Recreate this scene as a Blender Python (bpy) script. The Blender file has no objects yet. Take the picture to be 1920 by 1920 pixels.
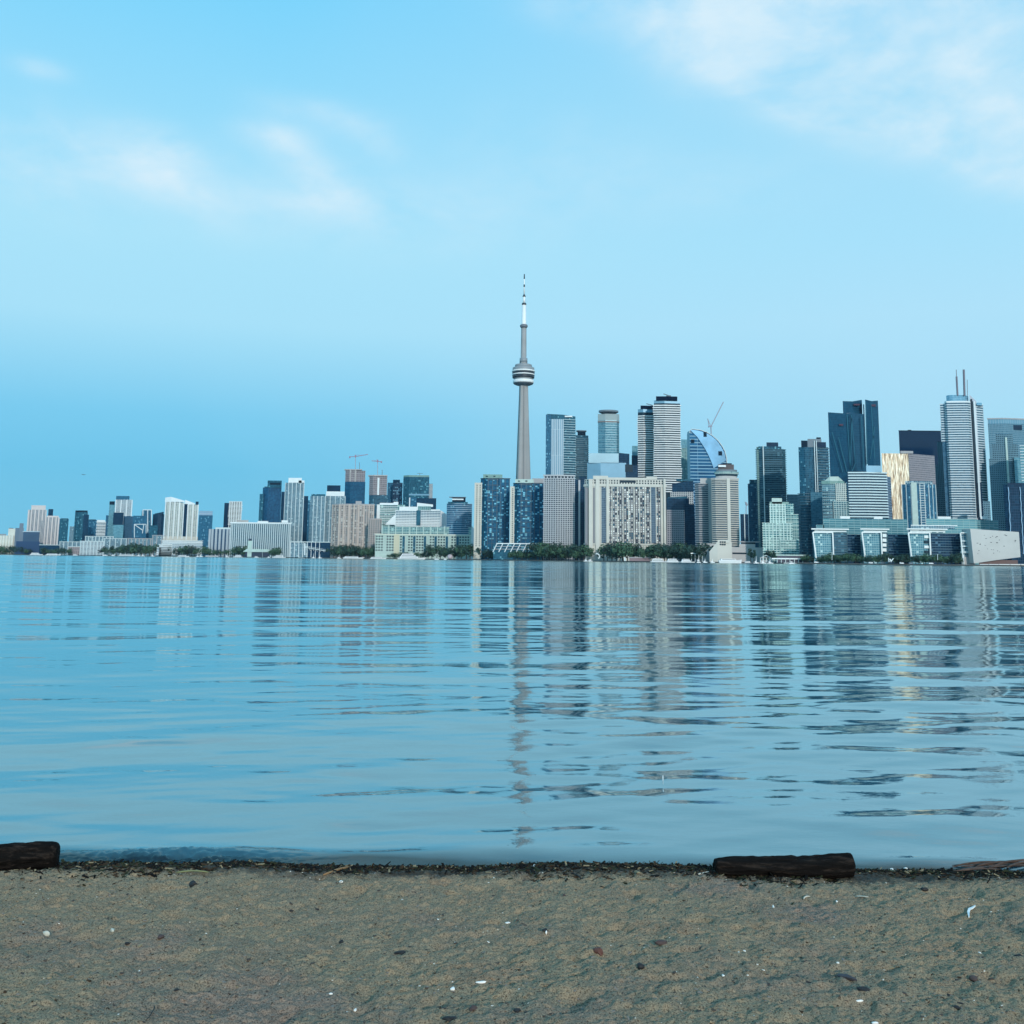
import bpy, math, random
import numpy as np
from mathutils import Vector, Matrix
random.seed(7); RNG = np.random.default_rng(7)
SC = bpy.context.scene
COL = SC.collection
rad = math.radians

# ------------------------------------------------------------------ camera
F = 1920.0                      # focal length in pixels of a 1920 px wide picture
PITCH, ROLL, HZ = 8.5, 0.62, 1049.0
SHIFT = -((960 - (HZ - F*math.tan(rad(PITCH))))/F)
EYE = 1.85
CAMM = Matrix.Rotation(rad(90+PITCH), 3, 'X') @ Matrix.Rotation(rad(ROLL), 3, 'Z')
cam_d = bpy.data.cameras.new('camera'); cam = bpy.data.objects.new('camera', cam_d); COL.objects.link(cam)
cam_d.sensor_width = 36; cam_d.lens = 36; cam_d.shift_y = SHIFT
cam_d.clip_start = 0.1; cam_d.clip_end = 60000
M4 = CAMM.to_4x4(); M4.translation = Vector((0, 0, EYE)); cam.matrix_world = M4
SC.camera = cam
def ray(u, v): return CAMM @ Vector(((u-960)/F, -(v-960)/F + SHIFT, -1))
def P(u, v, Y):
    d = ray(u, v); t = Y/d.y
    return Vector((0, 0, EYE)) + d*t

# ------------------------------------------------------------------ world and sun
SUN_EL, SUN_AZ = 20.0, 15.0     # azimuth measured from straight behind the camera towards its right
sdir = Vector((math.sin(rad(SUN_AZ))*math.cos(rad(SUN_EL)), -math.cos(rad(SUN_AZ))*math.cos(rad(SUN_EL)), math.sin(rad(SUN_EL))))
def lin(c): return tuple((x/255/12.92 if x/255 <= .04045 else ((x/255+.055)/1.055)**2.4) for x in c)
W = bpy.data.worlds.new('World'); SC.world = W; W.use_nodes = True
nt = W.node_tree; nt.nodes.clear()
def N(t, typ, **kw):
    n = t.nodes.new(typ)
    for k, v in kw.items(): setattr(n, k, v)
    return n
def math_(t, op, a, b=None, c=None, clamp=False):
    n = t.nodes.new('ShaderNodeMath'); n.operation = op; n.use_clamp = clamp
    for i, x in enumerate((a, b, c)):
        if x is None: continue
        if isinstance(x, (int, float)): n.inputs[i].default_value = x
        else: t.links.new(x, n.inputs[i])
    return n.outputs[0]
def mixc(t, f, a, b, mode='MIX'):
    n = t.nodes.new('ShaderNodeMix'); n.data_type = 'RGBA'; n.blend_type = mode
    for s, x in ((0, f), (6, a), (7, b)):
        if isinstance(x, (int, float)): n.inputs[s].default_value = x
        elif isinstance(x, tuple): n.inputs[s].default_value = (*x[:3], 1)
        else: t.links.new(x, n.inputs[s])
    return n.outputs[2]
def ramp(t, f, stops, interp='LINEAR'):
    n = t.nodes.new('ShaderNodeValToRGB'); cr = n.color_ramp; cr.interpolation = interp
    while len(cr.elements) < len(stops): cr.elements.new(.5)
    for e, (p, c) in zip(cr.elements, stops): e.position = p; e.color = (*c, 1) if len(c) == 3 else c
    t.links.new(f, n.inputs[0]); return n.outputs[0]
def noise(t, vec, scale, detail=4, rough=.5, dist=0, dim='3D'):
    n = t.nodes.new('ShaderNodeTexNoise'); n.noise_dimensions = dim
    n.inputs['Scale'].default_value = scale; n.inputs['Detail'].default_value = detail
    n.inputs['Roughness'].default_value = rough; n.inputs['Distortion'].default_value = dist
    t.links.new(vec, n.inputs['Vector']); return n.outputs['Fac']
sky = N(nt, 'ShaderNodeTexSky', sky_type='NISHITA', sun_disc=False)
sky.sun_elevation = rad(SUN_EL); sky.sun_rotation = math.atan2(sdir.x, sdir.y)
sky.air_density = 1.2; sky.dust_density = 1.5; sky.ozone_density = 3
tc = N(nt, 'ShaderNodeTexCoord'); sep = N(nt, 'ShaderNodeSeparateXYZ'); nt.links.new(tc.outputs['Generated'], sep.inputs[0])
X, Yv, Z = sep.outputs
el = math_(nt, 'MULTIPLY', math_(nt, 'ARCSINE', Z), 57.29578)          # degrees
az = math_(nt, 'MULTIPLY', math_(nt, 'ARCTAN2', X, Yv), 57.29578)
def st(e): return max(0, min(1, e/90))
eln = math_(nt, 'DIVIDE', el, 90, clamp=True)
left = ramp(nt, eln, [(0, lin((118,200,234))), (st(4.6), lin((108,199,238))), (st(7.5), lin((122,206,243))), (st(12.5), lin((170,228,252))), (st(17), lin((172,230,253))), (st(24), lin((148,221,254))), (st(30), lin((124,214,255))), (1, lin((70,165,235)))])
right = ramp(nt, eln, [(0, lin((156,219,243))), (st(4.6), lin((168,225,248))), (st(9), lin((174,226,251))), (st(13), lin((178,229,253))), (st(17), lin((170,228,254))), (st(24), lin((164,224,252))), (st(30), lin((160,220,252))), (1, lin((80,170,238)))])
wob = noise(nt, tc.outputs['Generated'], 3.0, 3)
azf = math_(nt, 'ADD', math_(nt, 'MULTIPLY', az, 1/34.0), math_(nt, 'ADD', math_(nt, 'MULTIPLY', wob, .5), .15), clamp=True)
base = mixc(nt, azf, left, right)
# clouds: soft streaks that sit in a few parts of the sky
mp = N(nt, 'ShaderNodeMapping'); mp.inputs['Scale'].default_value = (1, 1, 1.9); mp.inputs['Rotation'].default_value = (0, rad(18), 0)
nt.links.new(tc.outputs['Generated'], mp.inputs[0])
cn = noise(nt, mp.outputs[0], 7.5, 9, .60, .25)
cn2 = noise(nt, mp.outputs[0], 20, 7, .6, .2)
def blob(a0, e0, sa, se, tilt=0):
    da = math_(nt, 'SUBTRACT', az, a0); de = math_(nt, 'SUBTRACT', el, e0)
    de = math_(nt, 'ADD', de, math_(nt, 'MULTIPLY', da, tilt))
    q = math_(nt, 'ADD', math_(nt, 'POWER', math_(nt, 'ABSOLUTE', math_(nt, 'DIVIDE', da, sa)), 2), math_(nt, 'POWER', math_(nt, 'ABSOLUTE', math_(nt, 'DIVIDE', de, se)), 2))
    return math_(nt, 'POWER', 2.718, math_(nt, 'MULTIPLY', q, -1))
def dirdeg(u, v):
    d = ray(u, v).normalized(); return math.degrees(math.atan2(d.x, d.y)), math.degrees(math.asin(d.z))
blobs = [((1300,70),3.6,2.2,.35,1.1), ((1430,120),3.2,1.9,.5,1.2), ((1530,200),3.6,1.4,.45,1.1), ((1690,190),4.4,1.9,.6,1.3), ((1820,250),3.2,1.8,.6,1.6), ((1440,10),5.5,1.8,.2,1.1), ((1660,80),3.2,2.0,.5,.95), ((1800,40),3.5,2.8,0,.8), ((1880,150),2.5,3,0,.6), ((1100,20),4,1.2,.2,.4),
         ((190,300),5.0,1.6,.25,.45), ((40,325),3.6,1.6,.2,.55), ((570,305),2.4,1.4,.4,.6), ((330,340),3.5,1.5,.3,.55), ((700,400),7,2.2,.05,.35), ((1050,300),6,2.5,.1,.22), ((320,275),2.6,.9,.1,.5), ((620,215),3.2,.7,.1,.42), ((700,265),1.8,.9,.1,.4), ((590,380),4.5,.9,.05,.38), ((75,130),1.3,.5,0,.4), ((1350,350),5,1.6,0,.22), ((900,390),6,1.8,0,.18), ((500,250),2,.6,0,.4)]
blobs = [(a, b, c, d, e*(1.15 if a[0] > 1150 else 1.2)) for a, b, c, d, e in blobs]
acc = None
for (uv, sa, se, tl, g) in blobs:
    a0, e0 = dirdeg(*uv); b_ = math_(nt, 'MULTIPLY', blob(a0, e0, sa, se, tl), g)
    acc = b_ if acc is None else math_(nt, 'ADD', acc, b_)
acc = math_(nt, 'MINIMUM', acc, 1.0)
# loose cloud elsewhere in the sky, away from the view
far_ = ramp(nt, noise(nt, tc.outputs['Generated'], 2.0, 5), [(.5, (0,0,0)), (.75, (.5,.5,.5))])
back = math_(nt, 'MULTIPLY', far_, math_(nt, 'LESS_THAN', Yv, 0.3))
shape = ramp(nt, cn, [(.38, (0,0,0)), (.64, (1,1,1))])
shape2 = math_(nt, 'ADD', math_(nt, 'MULTIPLY', shape, .75), math_(nt, 'MULTIPLY', ramp(nt, cn2, [(.4, (0,0,0)), (.7, (1,1,1))]), .25))
cf = math_(nt, 'MULTIPLY', acc, math_(nt, 'ADD', math_(nt, 'MULTIPLY', shape2, .95), .10), clamp=True)
cf = math_(nt, 'ADD', cf, math_(nt, 'MULTIPLY', back, .6), clamp=True)
base = mixc(nt, math_(nt, 'MULTIPLY', cf, .95), base, lin((220,243,255)))
nis = mixc(nt, 1.0, sky.outputs[0], (0.12, 0.12, 0.12), 'MULTIPLY')
fin = mixc(nt, .97, nis, base)
bg = N(nt, 'ShaderNodeBackground'); nt.links.new(fin, bg.inputs[0]); bg.inputs[1].default_value = 1.0
wo = N(nt, 'ShaderNodeOutputWorld'); nt.links.new(bg.outputs[0], wo.inputs[0])
sl = bpy.data.lights.new('sun', 'SUN'); sl.energy = 2.3; sl.angle = rad(1.5); sl.color = (1, .96, .91)
so = bpy.data.objects.new('sun', sl); COL.objects.link(so); so.rotation_euler = sdir.to_track_quat('Z', 'Y').to_euler(); so.location = (30, -30, 40)
SC.view_settings.view_transform = 'Standard'; SC.view_settings.look = 'None'; SC.view_settings.exposure = 0; SC.view_settings.gamma = 1
try: SC.cycles.max_bounces = 6; SC.cycles.volume_bounces = 0
except Exception: pass

# ------------------------------------------------------------------ helpers
def tag(o, label=None, cat=None, group=None, kind=None):
    if label: o['label'] = label
    if cat: o['category'] = cat
    if group: o['group'] = group
    if kind: o['kind'] = kind
    return o
def empty(name, loc):
    o = bpy.data.objects.new(name, None); COL.objects.link(o); o.location = loc; o.empty_display_size = 1; return o
def mesh_obj(name, verts, faces, mat, parent=None, uvs=None, smooth=False, fmat=None):
    """verts are in the parent's local space"""
    me = bpy.data.meshes.new(name); me.from_pydata([tuple(v) for v in verts], [], faces)
    if isinstance(mat, (list, tuple)):
        for m in mat: me.materials.append(m)
    elif mat: me.materials.append(mat)
    if fmat: me.polygons.foreach_set('material_index', fmat)
    if uvs:
        ul = me.uv_layers.new(name='UVMap'); ul.data.foreach_set('uv', [c for uv in uvs for c in uv])
    if smooth: me.polygons.foreach_set('use_smooth', [True]*len(me.polygons))
    me.update()
    o = bpy.data.objects.new(name, me); COL.objects.link(o)
    if parent: o.parent = parent
    return o
def copy_tree(o, parent=None):
    c = o.copy(); COL.objects.link(c); c.parent = parent
    for ch in list(o.children): copy_tree(ch, c)
    return c
MC = {}
def pmat(name, col, rough=.7, metal=0, spec=.5, var=0, vscale=.2, bump=0, bscale=5, ior=1.5):
    key = (name,)
    if key in MC: return MC[key]
    m = bpy.data.materials.new(name); m.use_nodes = True; t = m.node_tree; b = t.nodes['Principled BSDF']
    b.inputs['Base Color'].default_value = (*col, 1); b.inputs['Roughness'].default_value = rough; b.inputs['Metallic'].default_value = metal
    b.inputs['Specular IOR Level'].default_value = spec; b.inputs['IOR'].default_value = ior
    if var or bump:
        c = N(t, 'ShaderNodeTexCoord').outputs['Object']
    if var:
        f = noise(t, c, vscale, 5, .6)
        r = ramp(t, f, [(.3, tuple(x*(1-var) for x in col)), (.7, tuple(min(1, x*(1+var)) for x in col))])
        t.links.new(r, b.inputs['Base Color'])
    if bump:
        f = noise(t, c, bscale, 6, .6); bn = N(t, 'ShaderNodeBump'); bn.inputs['Strength'].default_value = bump
        t.links.new(f, bn.inputs['Height']); t.links.new(bn.outputs[0], b.inputs['Normal'])
    MC[key] = m; return m
def facade(name, ga, gb, fr, fh=3.3, bw=3.0, fv=.25, fu=.15, bias=.5, rough=.12, metal=.35, lit=None, litf=0, vrun=1, frough=.6):
    """a curtain wall or window grid in metres: ga..gb the spread of the panes' own colours, fr the frame colour,
    fv / fu the share of storey height / bay width that is frame; lit = colour of panes with pale blinds"""
    key = ('f', name)
    if lit is None and name in ('mid_blue_glass', 'teal_glass', 'grey_glass', 'dark_band_glass', 'green_terrace_glass', 'ink_glass', 'condo_front', 'grey_green', 'condo_side'): lit, litf = (gb[0]*1.8+.05, gb[1]*1.5+.08, gb[2]*1.4+.09), .07
    if name not in ('gold', 'bronze_grid', 'raw_floors'):
        ga, gb = tuple(a*k for a, k in zip(ga, (.55, .80, .92))), tuple(a*k for a, k in zip(gb, (.55, .80, .92)))
        if max(fr) < .35: fr = tuple(a*k for a, k in zip(fr, (.55, .80, .92)))
    if key in MC: return MC[key]
    m = bpy.data.materials.new(name); m.use_nodes = True; t = m.node_tree; b = t.nodes['Principled BSDF']; b.inputs['Specular IOR Level'].default_value = .35
    uv = N(t, 'ShaderNodeUVMap').outputs[0]; s = N(t, 'ShaderNodeSeparateXYZ'); t.links.new(uv, s.inputs[0])
    cu = math_(t, 'DIVIDE', s.outputs[0], bw); cv = math_(t, 'DIVIDE', s.outputs[1], fh)
    iu, iv = math_(t, 'FLOOR', cu), math_(t, 'FLOOR', cv); fu_, fv_ = math_(t, 'FRACT', cu), math_(t, 'FRACT', cv)
    cb = N(t, 'ShaderNodeCombineXYZ'); t.links.new(iu, cb.inputs[0]); t.links.new(math_(t, 'DIVIDE', iv, vrun) if vrun == 1 else math_(t, 'FLOOR', math_(t, 'DIVIDE', iv, vrun)), cb.inputs[1])
    wn = N(t, 'ShaderNodeTexWhiteNoise', noise_dimensions='2D'); t.links.new(cb.outputs[0], wn.inputs[0])
    big = N(t, 'ShaderNodeCombineXYZ'); t.links.new(s.outputs[0], big.inputs[0]); t.links.new(s.outputs[1], big.inputs[1])
    bn_ = noise(t, big.outputs[0], .035, 3, .5)
    f = math_(t, 'ADD', math_(t, 'MULTIPLY', math_(t, 'POWER', wn.outputs[0], 1/max(.05, bias) - 1 + .001), .75), math_(t, 'MULTIPLY', math_(t, 'SUBTRACT', bn_, .35), .7), clamp=True)
    g = mixc(t, f, ga, gb)
    if lit:
        w2 = N(t, 'ShaderNodeTexWhiteNoise', noise_dimensions='3D'); ad = N(t, 'ShaderNodeVectorMath', operation='ADD'); ad.inputs[1].default_value = (17.3, 5.1, 2)
        t.links.new(cb.outputs[0], ad.inputs[0]); t.links.new(ad.outputs[0], w2.inputs[0])
        g = mixc(t, math_(t, 'LESS_THAN', w2.outputs[0], litf), g, lit)
    mk = math_(t, 'MAXIMUM', math_(t, 'LESS_THAN', fu_, fu), math_(t, 'LESS_THAN', fv_, fv))
    dirt = noise(t, big.outputs[0], .12, 4, .6)
    frc = mixc(t, math_(t, 'MULTIPLY', dirt, .5), fr, tuple(x*.7 for x in fr))
    c = mixc(t, mk, g, frc); t.links.new(c, b.inputs['Base Color'])
    t.links.new(math_(t, 'ADD', math_(t, 'MULTIPLY', mk, frough-rough), rough), b.inputs['Roughness'])
    t.links.new(math_(t, 'MULTIPLY', math_(t, 'SUBTRACT', 1, mk), metal*.6), b.inputs['Metallic'])
    MC[key] = m; return m

G = 1.5          # level of the city's ground above the lake
SHORE = [(-1500,4200),(-500,3300),(0,2850),(200,2650),(400,2480),(600,2250),(760,2080),(900,1930),(1100,1740),(1400,1520),(1520,1438),(1700,1350),(1920,1285),(2300,1200),(3200,1000)]
def shoreY(u):
    return float(np.interp(u, [a for a, _ in SHORE], [b for _, b in SHORE]))
def offset_poly(pts, d):
    n = len(pts); out = []
    for i in range(n):
        p0, p1, p2 = Vector(pts[i-1]), Vector(pts[i]), Vector(pts[(i+1) % n])
        a = (p1-p0).normalized(); b = (p2-p1).normalized()
        na = Vector((a.y, -a.x)); nb = Vector((b.y, -b.x)); m = (na+nb)
        if m.length < 1e-6: m = na
        m.normalize(); k = d/max(.35, m.dot(na)); out.append((p1.x+m.x*k, p1.y+m.y*k))
    return out
def prism_data(pts, z0, ztops, org):
    n = len(pts); V = [(x-org[0], y-org[1], z0-org[2]) for x, y in pts] + [(p[0]-org[0], p[1]-org[1], z-org[2]) for p, z in zip(pts, ztops)]
    Fc, U = [], []; s = 0
    for i in range(n):
        j = (i+1) % n; L = (Vector(pts[j])-Vector(pts[i])).length
        Fc.append((i, j, n+j, n+i)); U += [(s, z0), (s+L, z0), (s+L, ztops[j]), (s, ztops[i])]; s += L
    Fc.append(tuple(range(n, 2*n))); U += [(.5, .5)]*n
    Fc.append(tuple(range(n-1, -1, -1))); U += [(.5, .5)]*n
    return V, Fc, U, [0]*n+[1, 1]
class Bld:
    def __init__(s, name, label, cat, uc, Y, group=None, z=None):
        s.z0 = G if z is None else z
        p = P(uc, 1040, Y); s.Y = Y; s.org = (p.x, Y, s.z0)
        s.root = empty(name, s.org); tag(s.root, label, cat, group)
    def foot(s, front, top, dep=None, inset=.12):
        if not isinstance(front[0], (tuple, list)): front = [(front[0], 0), (front[1], 0)]
        fp = [P(u, top, s.Y+dy) for u, dy in front]; pts = [(p.x, p.y) for p in fp]
        w = (Vector(pts[-1])-Vector(pts[0])).length
        dep = dep if dep is not None else max(8, .6*w)
        mid = ((pts[0][0]+pts[-1][0])/2, (pts[0][1]+pts[-1][1])/2)
        def bk(p):
            q = (p[0]+(mid[0]-p[0])*inset*2, p[1]+(mid[1]-p[1])*inset*2); Y2 = max(y for _, y in pts)+dep; k = Y2/q[1]; return (q[0]*k, q[1]*k)
        return pts + [bk(pts[-1]), bk(pts[0])], front
    def zof(s, u, v, dy=0): return P(u, v, s.Y+dy).z
    def prism(s, part, front, top, mat, bot=None, dep=None, roof=None, tops=None, out=0, inset=.12, parent=None):
        pts, front = s.foot(front, top if not tops else sum(tops)/len(tops), dep, inset)
        if out: pts = offset_poly(pts, out)
        um = sum(u for u, _ in front)/len(front); dm = min(d for _, d in front)
        if tops: zt = [P(u, v, s.Y+d).z for (u, d), v in zip(front, tops)]; zt += [zt[-1], zt[0]]
        else: zt = [P(um, top, s.Y+dm).z]*len(pts)
        z0 = s.z0 if bot is None else P(um, bot, s.Y+dm).z
        V, Fc, U, fm = prism_data(pts, z0, zt, s.org)
        return mesh_obj(part, V, Fc, [mat, roof or ROOF], parent or s.root, U, fmat=fm)
    def slabs(s, part, front, top, mat, bot=None, step=3.4, out=1.2, thick=1.1, dep=None, jit=0, sub=0, inset=.12, first=0, maxn=100):
        pts, front = s.foot(front, top, dep, inset)
        um = sum(u for u, _ in front)/len(front); dm = min(d for _, d in front)
        zt = P(um, top, s.Y+dm).z; z0 = s.z0 if bot is None else P(um, bot, s.Y+dm).z
        n = min(maxn, int((zt-z0-first)/step)); step = (zt-z0-first)/max(1, n)
        if sub:
            q = []
            for i in range(len(pts)):
                a, b = Vector(pts[i]), Vector(pts[(i+1) % len(pts)]); k = max(1, int((b-a).length/sub))
                q += [tuple(a.lerp(b, j/k)) for j in range(k)]
            pts = q
        ph = random.random()*6
        for k in range(n):
            z = z0+first+(k+1)*step-thick
            pp = offset_poly(pts, out)
            if jit:
                cx = sum(p[0] for p in pts)/len(pts)
                pp2 = []
                for i, (a, b_) in enumerate(zip(offset_poly(pts, .15), pp)):
                    w = .5+.5*math.sin(i*.9+k*.45+ph+1.7*math.sin(k*.21+i*.35)); w = w if random.random() > .12 else .1
                    w = 1-jit+jit*w; pp2.append((a[0]+(b_[0]-a[0])*w, a[1]+(b_[1]-a[1])*w))
                pp = pp2
            V, Fc, U, fm = prism_data(pp, z, [z+thick]*len(pp), s.org)
            mesh_obj(part, V, Fc, mat, s.root)
    def piers(s, part, front, top, mat, bot=None, n=5, width=1.0, out=.8, dep=None, ends=True, back=.4):
        """vertical fins along the visible front, each its own part"""
        pts, front = s.foot(front, top, dep); m = len(front)
        um = sum(u for u, _ in front)/len(front); dm = min(d for _, d in front)
        zt = P(um, top, s.Y+dm).z; z0 = s.z0 if bot is None else P(um, bot, s.Y+dm).z
        segs = [(Vector(pts[i]), Vector(pts[i+1])) for i in range(m-1)]; tot = sum((b-a).length for a, b in segs)
        ts = [i/(n-1) for i in range(n)] if ends else [(i+.5)/n for i in range(n)]
        for t in ts:
            d = t*tot
            for a, b in segs:
                L = (b-a).length
                if d <= L+1e-4 or b is segs[-1][1]: break
                d -= L
            dr = (b-a).normalized(); nn = Vector((dr.y, -dr.x)); d = min(max(d, width*.5), L-width*.5); c = a+dr*d
            q = [c-dr*width/2+nn*out, c+dr*width/2+nn*out, c+dr*width/2-nn*back, c-dr*width/2-nn*back]
            V, Fc, U, fm = prism_data([tuple(x) for x in q], z0, [zt]*4, s.org)
            mesh_obj(part, V, Fc, mat, s.root)
    def windows(s, front, top, bot, cols, rows, fw, fh, mats, dep=None, out=.12, cap=100, skip=None, name='window'):
        """punched windows, each a part of its own up to the cap, the rest one part marked as stuff"""
        pts, front = s.foot(front, top, dep); m = len(front)
        um = sum(u for u, _ in front)/len(front); dm = min(d for _, d in front)
        zt = P(um, top, s.Y+dm).z; z0 = P(um, bot, s.Y+dm).z; rh = (zt-z0)/rows
        segs = [(Vector(pts[i]), Vector(pts[i+1])) for i in range(m-1)]; tot = sum((b-a).length for a, b in segs)
        cells = []; cw = tot/cols
        for c in range(cols):
            d = (c+.5)*cw
            for a, b in segs:
                L = (b-a).length
                if d <= L or b is segs[-1][1]: break
                d -= L
            dr = (b-a).normalized(); nn = Vector((dr.y, -dr.x)); ce = a+dr*d
            for r in range(rows):
                if skip and skip(c, r): continue
                cells.append((ce, dr, nn, z0+(r+.5)*rh))
        w = cw*fw/2; h = rh*fh/2
        def quad(ce, dr, nn, z):
            q = []
            for sx, sz, o in ((-1,-1,out),(1,-1,out),(1,1,out),(-1,1,out),(-1,-1,-.2),(1,-1,-.2),(1,1,-.2),(-1,1,-.2)):
                p = ce+dr*sx*w+nn*o; q.append((p.x-s.org[0], p.y-s.org[1], z+sz*h-s.org[2]))
            return q
        FQ = [(0,1,2,3),(1,5,6,2),(5,4,7,6),(4,0,3,7),(3,2,6,7),(4,5,1,0)]
        cells.sort(key=lambda c: c[0].y)
        random.shuffle(cells) if len(cells) > cap else None
        for ce in cells[:cap]:
            mesh_obj(name, quad(*ce), FQ, random.choice(mats), s.root)
        rest = cells[cap:]
        if rest:
            V, Fc, fm = [], [], []
            for ce in rest:
                k = len(V); V += quad(*ce); Fc += [tuple(i+k for i in f) for f in FQ]; fm += [random.randrange(len(mats))]*6
            o = mesh_obj(name, V, Fc, mats, s.root, fmat=fm); o['kind'] = 'stuff'
    def box(s, part, u0, u1, v0, v1, mat, dy=0, dep=4, parent=None):
        a, b = P(u0, v0, s.Y+dy), P(u1, v0, s.Y+dy); c = P((u0+u1)/2, v1, s.Y+dy)
        pts = [(a.x, a.y), (b.x, b.y), (b.x, b.y+dep), (a.x, a.y+dep)]
        V, Fc, U, fm = prism_data(pts, c.z, [a.z*.5+b.z*.5]*4, s.org)
        return mesh_obj(part, V, Fc, mat, parent or s.root, U)
    def bar(s, part, p0, p1, w, mat, parent=None):
        """a square bar between two picture points (u, v, dy)"""
        a = P(p0[0], p0[1], s.Y+(p0[2] if len(p0) > 2 else 0)); b = P(p1[0], p1[1], s.Y+(p1[2] if len(p1) > 2 else 0))
        return bar3(part, a-Vector(s.org), b-Vector(s.org), w, mat, parent or s.root)
def bar3(name, a, b, w, mat, parent=None, w2=None):
    d = (b-a).normalized(); up = Vector((0,0,1)) if abs(d.z) < .9 else Vector((0,1,0)); sx = d.cross(up).normalized(); sy = sx.cross(d)
    w2 = w if w2 is None else w2
    V = [p+sx*i*ww/2+sy*j*ww/2 for p, ww in ((a, w), (b, w2)) for i, j in ((-1,-1),(1,-1),(1,1),(-1,1))]
    return mesh_obj(name, V, [(3,2,1,0),(4,5,6,7),(0,1,5,4),(1,2,6,5),(2,3,7,6),(3,0,4,7)], mat, parent)
def arc(L, R, dy=12, n=9, base=0):
    """front vertices of a rounded tower, bulging towards the camera"""
    return [(L+(R-L)*(.5-.5*math.cos(math.pi*i/(n-1))), base+dy*(1-math.sin(math.pi*i/(n-1)))) for i in range(n)]
def lathe(name, prof, seg, mat, parent=None, smooth=True, lobes=0, amp=0):
    V, Fc = [], []
    for r, z in prof:
        for k in range(seg):
            a = 2*math.pi*k/seg; rr = r*(1+amp*math.cos(lobes*a)) if lobes else r
            V.append((rr*math.cos(a), rr*math.sin(a), z))
    for i in range(len(prof)-1):
        for k in range(seg):
            j = (k+1) % seg; Fc.append((i*seg+k, i*seg+j, (i+1)*seg+j, (i+1)*seg+k))
    Fc.append(tuple(range(seg-1, -1, -1))); Fc.append(tuple((len(prof)-1)*seg+k for k in range(seg)))
    return mesh_obj(name, V, Fc, mat, parent, smooth=smooth)

# ------------------------------------------------------------------ shared materials
ROOF = pmat('roof_gravel', (.22,.24,.25), .9, var=.2)
WHITE = pmat('white_paint', (.74,.79,.78), .5, var=.05)
CREAM = pmat('cream_concrete', (.58,.55,.47), .8, var=.1, vscale=.05)
BEIGE = pmat('beige_brick', (.37,.32,.29), .85, var=.1, vscale=.05)
CONC = pmat('grey_concrete', (.42,.40,.38), .85, var=.15, vscale=.05)
DARKC = pmat('dark_cladding', (.010,.022,.040), .9, spec=.05, var=.2)
NAVY = pmat('navy_glass', (.006,.022,.055), .1, metal=0, spec=.4, var=.3, vscale=.05)
GLD = pmat('dark_glass', (.008,.02,.035), .15, metal=0, var=.3, vscale=.1)
GLT = pmat('tinted_glass', (.03,.12,.17), .12, metal=.15, var=.3, vscale=.1)
GLL = pmat('pale_blinds', (.50,.52,.48), .5)
GREENG = pmat('green_metal', (.16,.30,.27), .5, var=.15)
PALEG = pmat('pale_green_panel', (.42,.55,.50), .5, var=.1)
STEEL = pmat('steel', (.16,.20,.23), .6, spec=.3)
BALC = pmat('pale_balcony_edge', (.54,.63,.63), .5)
BALD = pmat('grey_balcony_edge', (.12,.20,.24), .6, spec=.2)
LBLUE = pmat('pale_blue_cladding', (.16,.33,.44), .35, metal=.2, var=.1, vscale=.03)
PINKC = pmat('warm_grey_concrete', (.38,.37,.37), .85, var=.1, vscale=.05)

# ------------------------------------------------------------------ the setting: lake, city ground
def vnoise(x, y, seed=0):
    xi = np.floor(x).astype(np.int64); yi = np.floor(y).astype(np.int64); xf = x-xi; yf = y-yi
    def h(a, b):
        n = (a*374761393 + b*668265263 + seed*1442695041) & 0xffffffff
        n = ((n ^ (n >> 13))*1274126177) & 0xffffffff
        return ((n ^ (n >> 16)) & 0xffff)/65535.0
    u = xf*xf*(3-2*xf); v = yf*yf*(3-2*yf)
    return (h(xi, yi)*(1-u)+h(xi+1, yi)*u)*(1-v)+(h(xi, yi+1)*(1-u)+h(xi+1, yi+1)*u)*v - .5
def grid_obj(name, X, Y, Z, mat, smooth=True):
    nr, nc = X.shape; me = bpy.data.meshes.new(name)
    me.vertices.add(nr*nc); me.vertices.foreach_set('co', np.stack([X, Y, Z], -1).astype(np.float32).ravel())
    i = np.arange((nr-1)*(nc-1)); r = i//(nc-1); c = i % (nc-1); a = r*nc+c
    q = np.stack([a, a+1, a+nc+1, a+nc], -1).astype(np.int32)
    me.loops.add(q.size); me.loops.foreach_set('vertex_index', q.ravel())
    me.polygons.add(len(q)); me.polygons.foreach_set('loop_start', np.arange(0, q.size, 4, dtype=np.int32))
    if smooth: me.polygons.foreach_set('use_smooth', np.ones(len(q), bool))
    me.materials.append(mat); me.update(); me.validate()
    o = bpy.data.objects.new(name, me); COL.objects.link(o); return o

_d = ray(960, 1627); YW = _d.y*EYE/-_d.z
def waterline(x):      # where sand meets lake, metres in front of the camera
    return YW + .035*np.sin(x*1.3+.6) + .025*np.sin(x*3.1) + .012*np.sin(x*7.3)
WM = bpy.data.materials.new('lake_water'); WM.use_nodes = True
t = WM.node_tree; b = t.nodes['Principled BSDF']
b.inputs['Specular IOR Level'].default_value = 0; b.inputs['Roughness'].default_value = 1; b.inputs['IOR'].default_value = 1.33
geo = N(t, 'ShaderNodeNewGeometry'); sp = N(t, 'ShaderNodeSeparateXYZ'); t.links.new(geo.outputs['Position'], sp.inputs[0])
r_ = ramp(t, math_(t, 'DIVIDE', sp.outputs[1], 400, clamp=True), [(0, (.01,)*3), (.05, (.02,)*3), (.2, (.05,)*3), (1, (.11,)*3)])
gl = N(t, 'ShaderNodeBsdfGlossy'); gl.inputs['Color'].default_value = (.84, .96, .96, 1); t.links.new(r_, gl.inputs['Roughness'])
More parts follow.
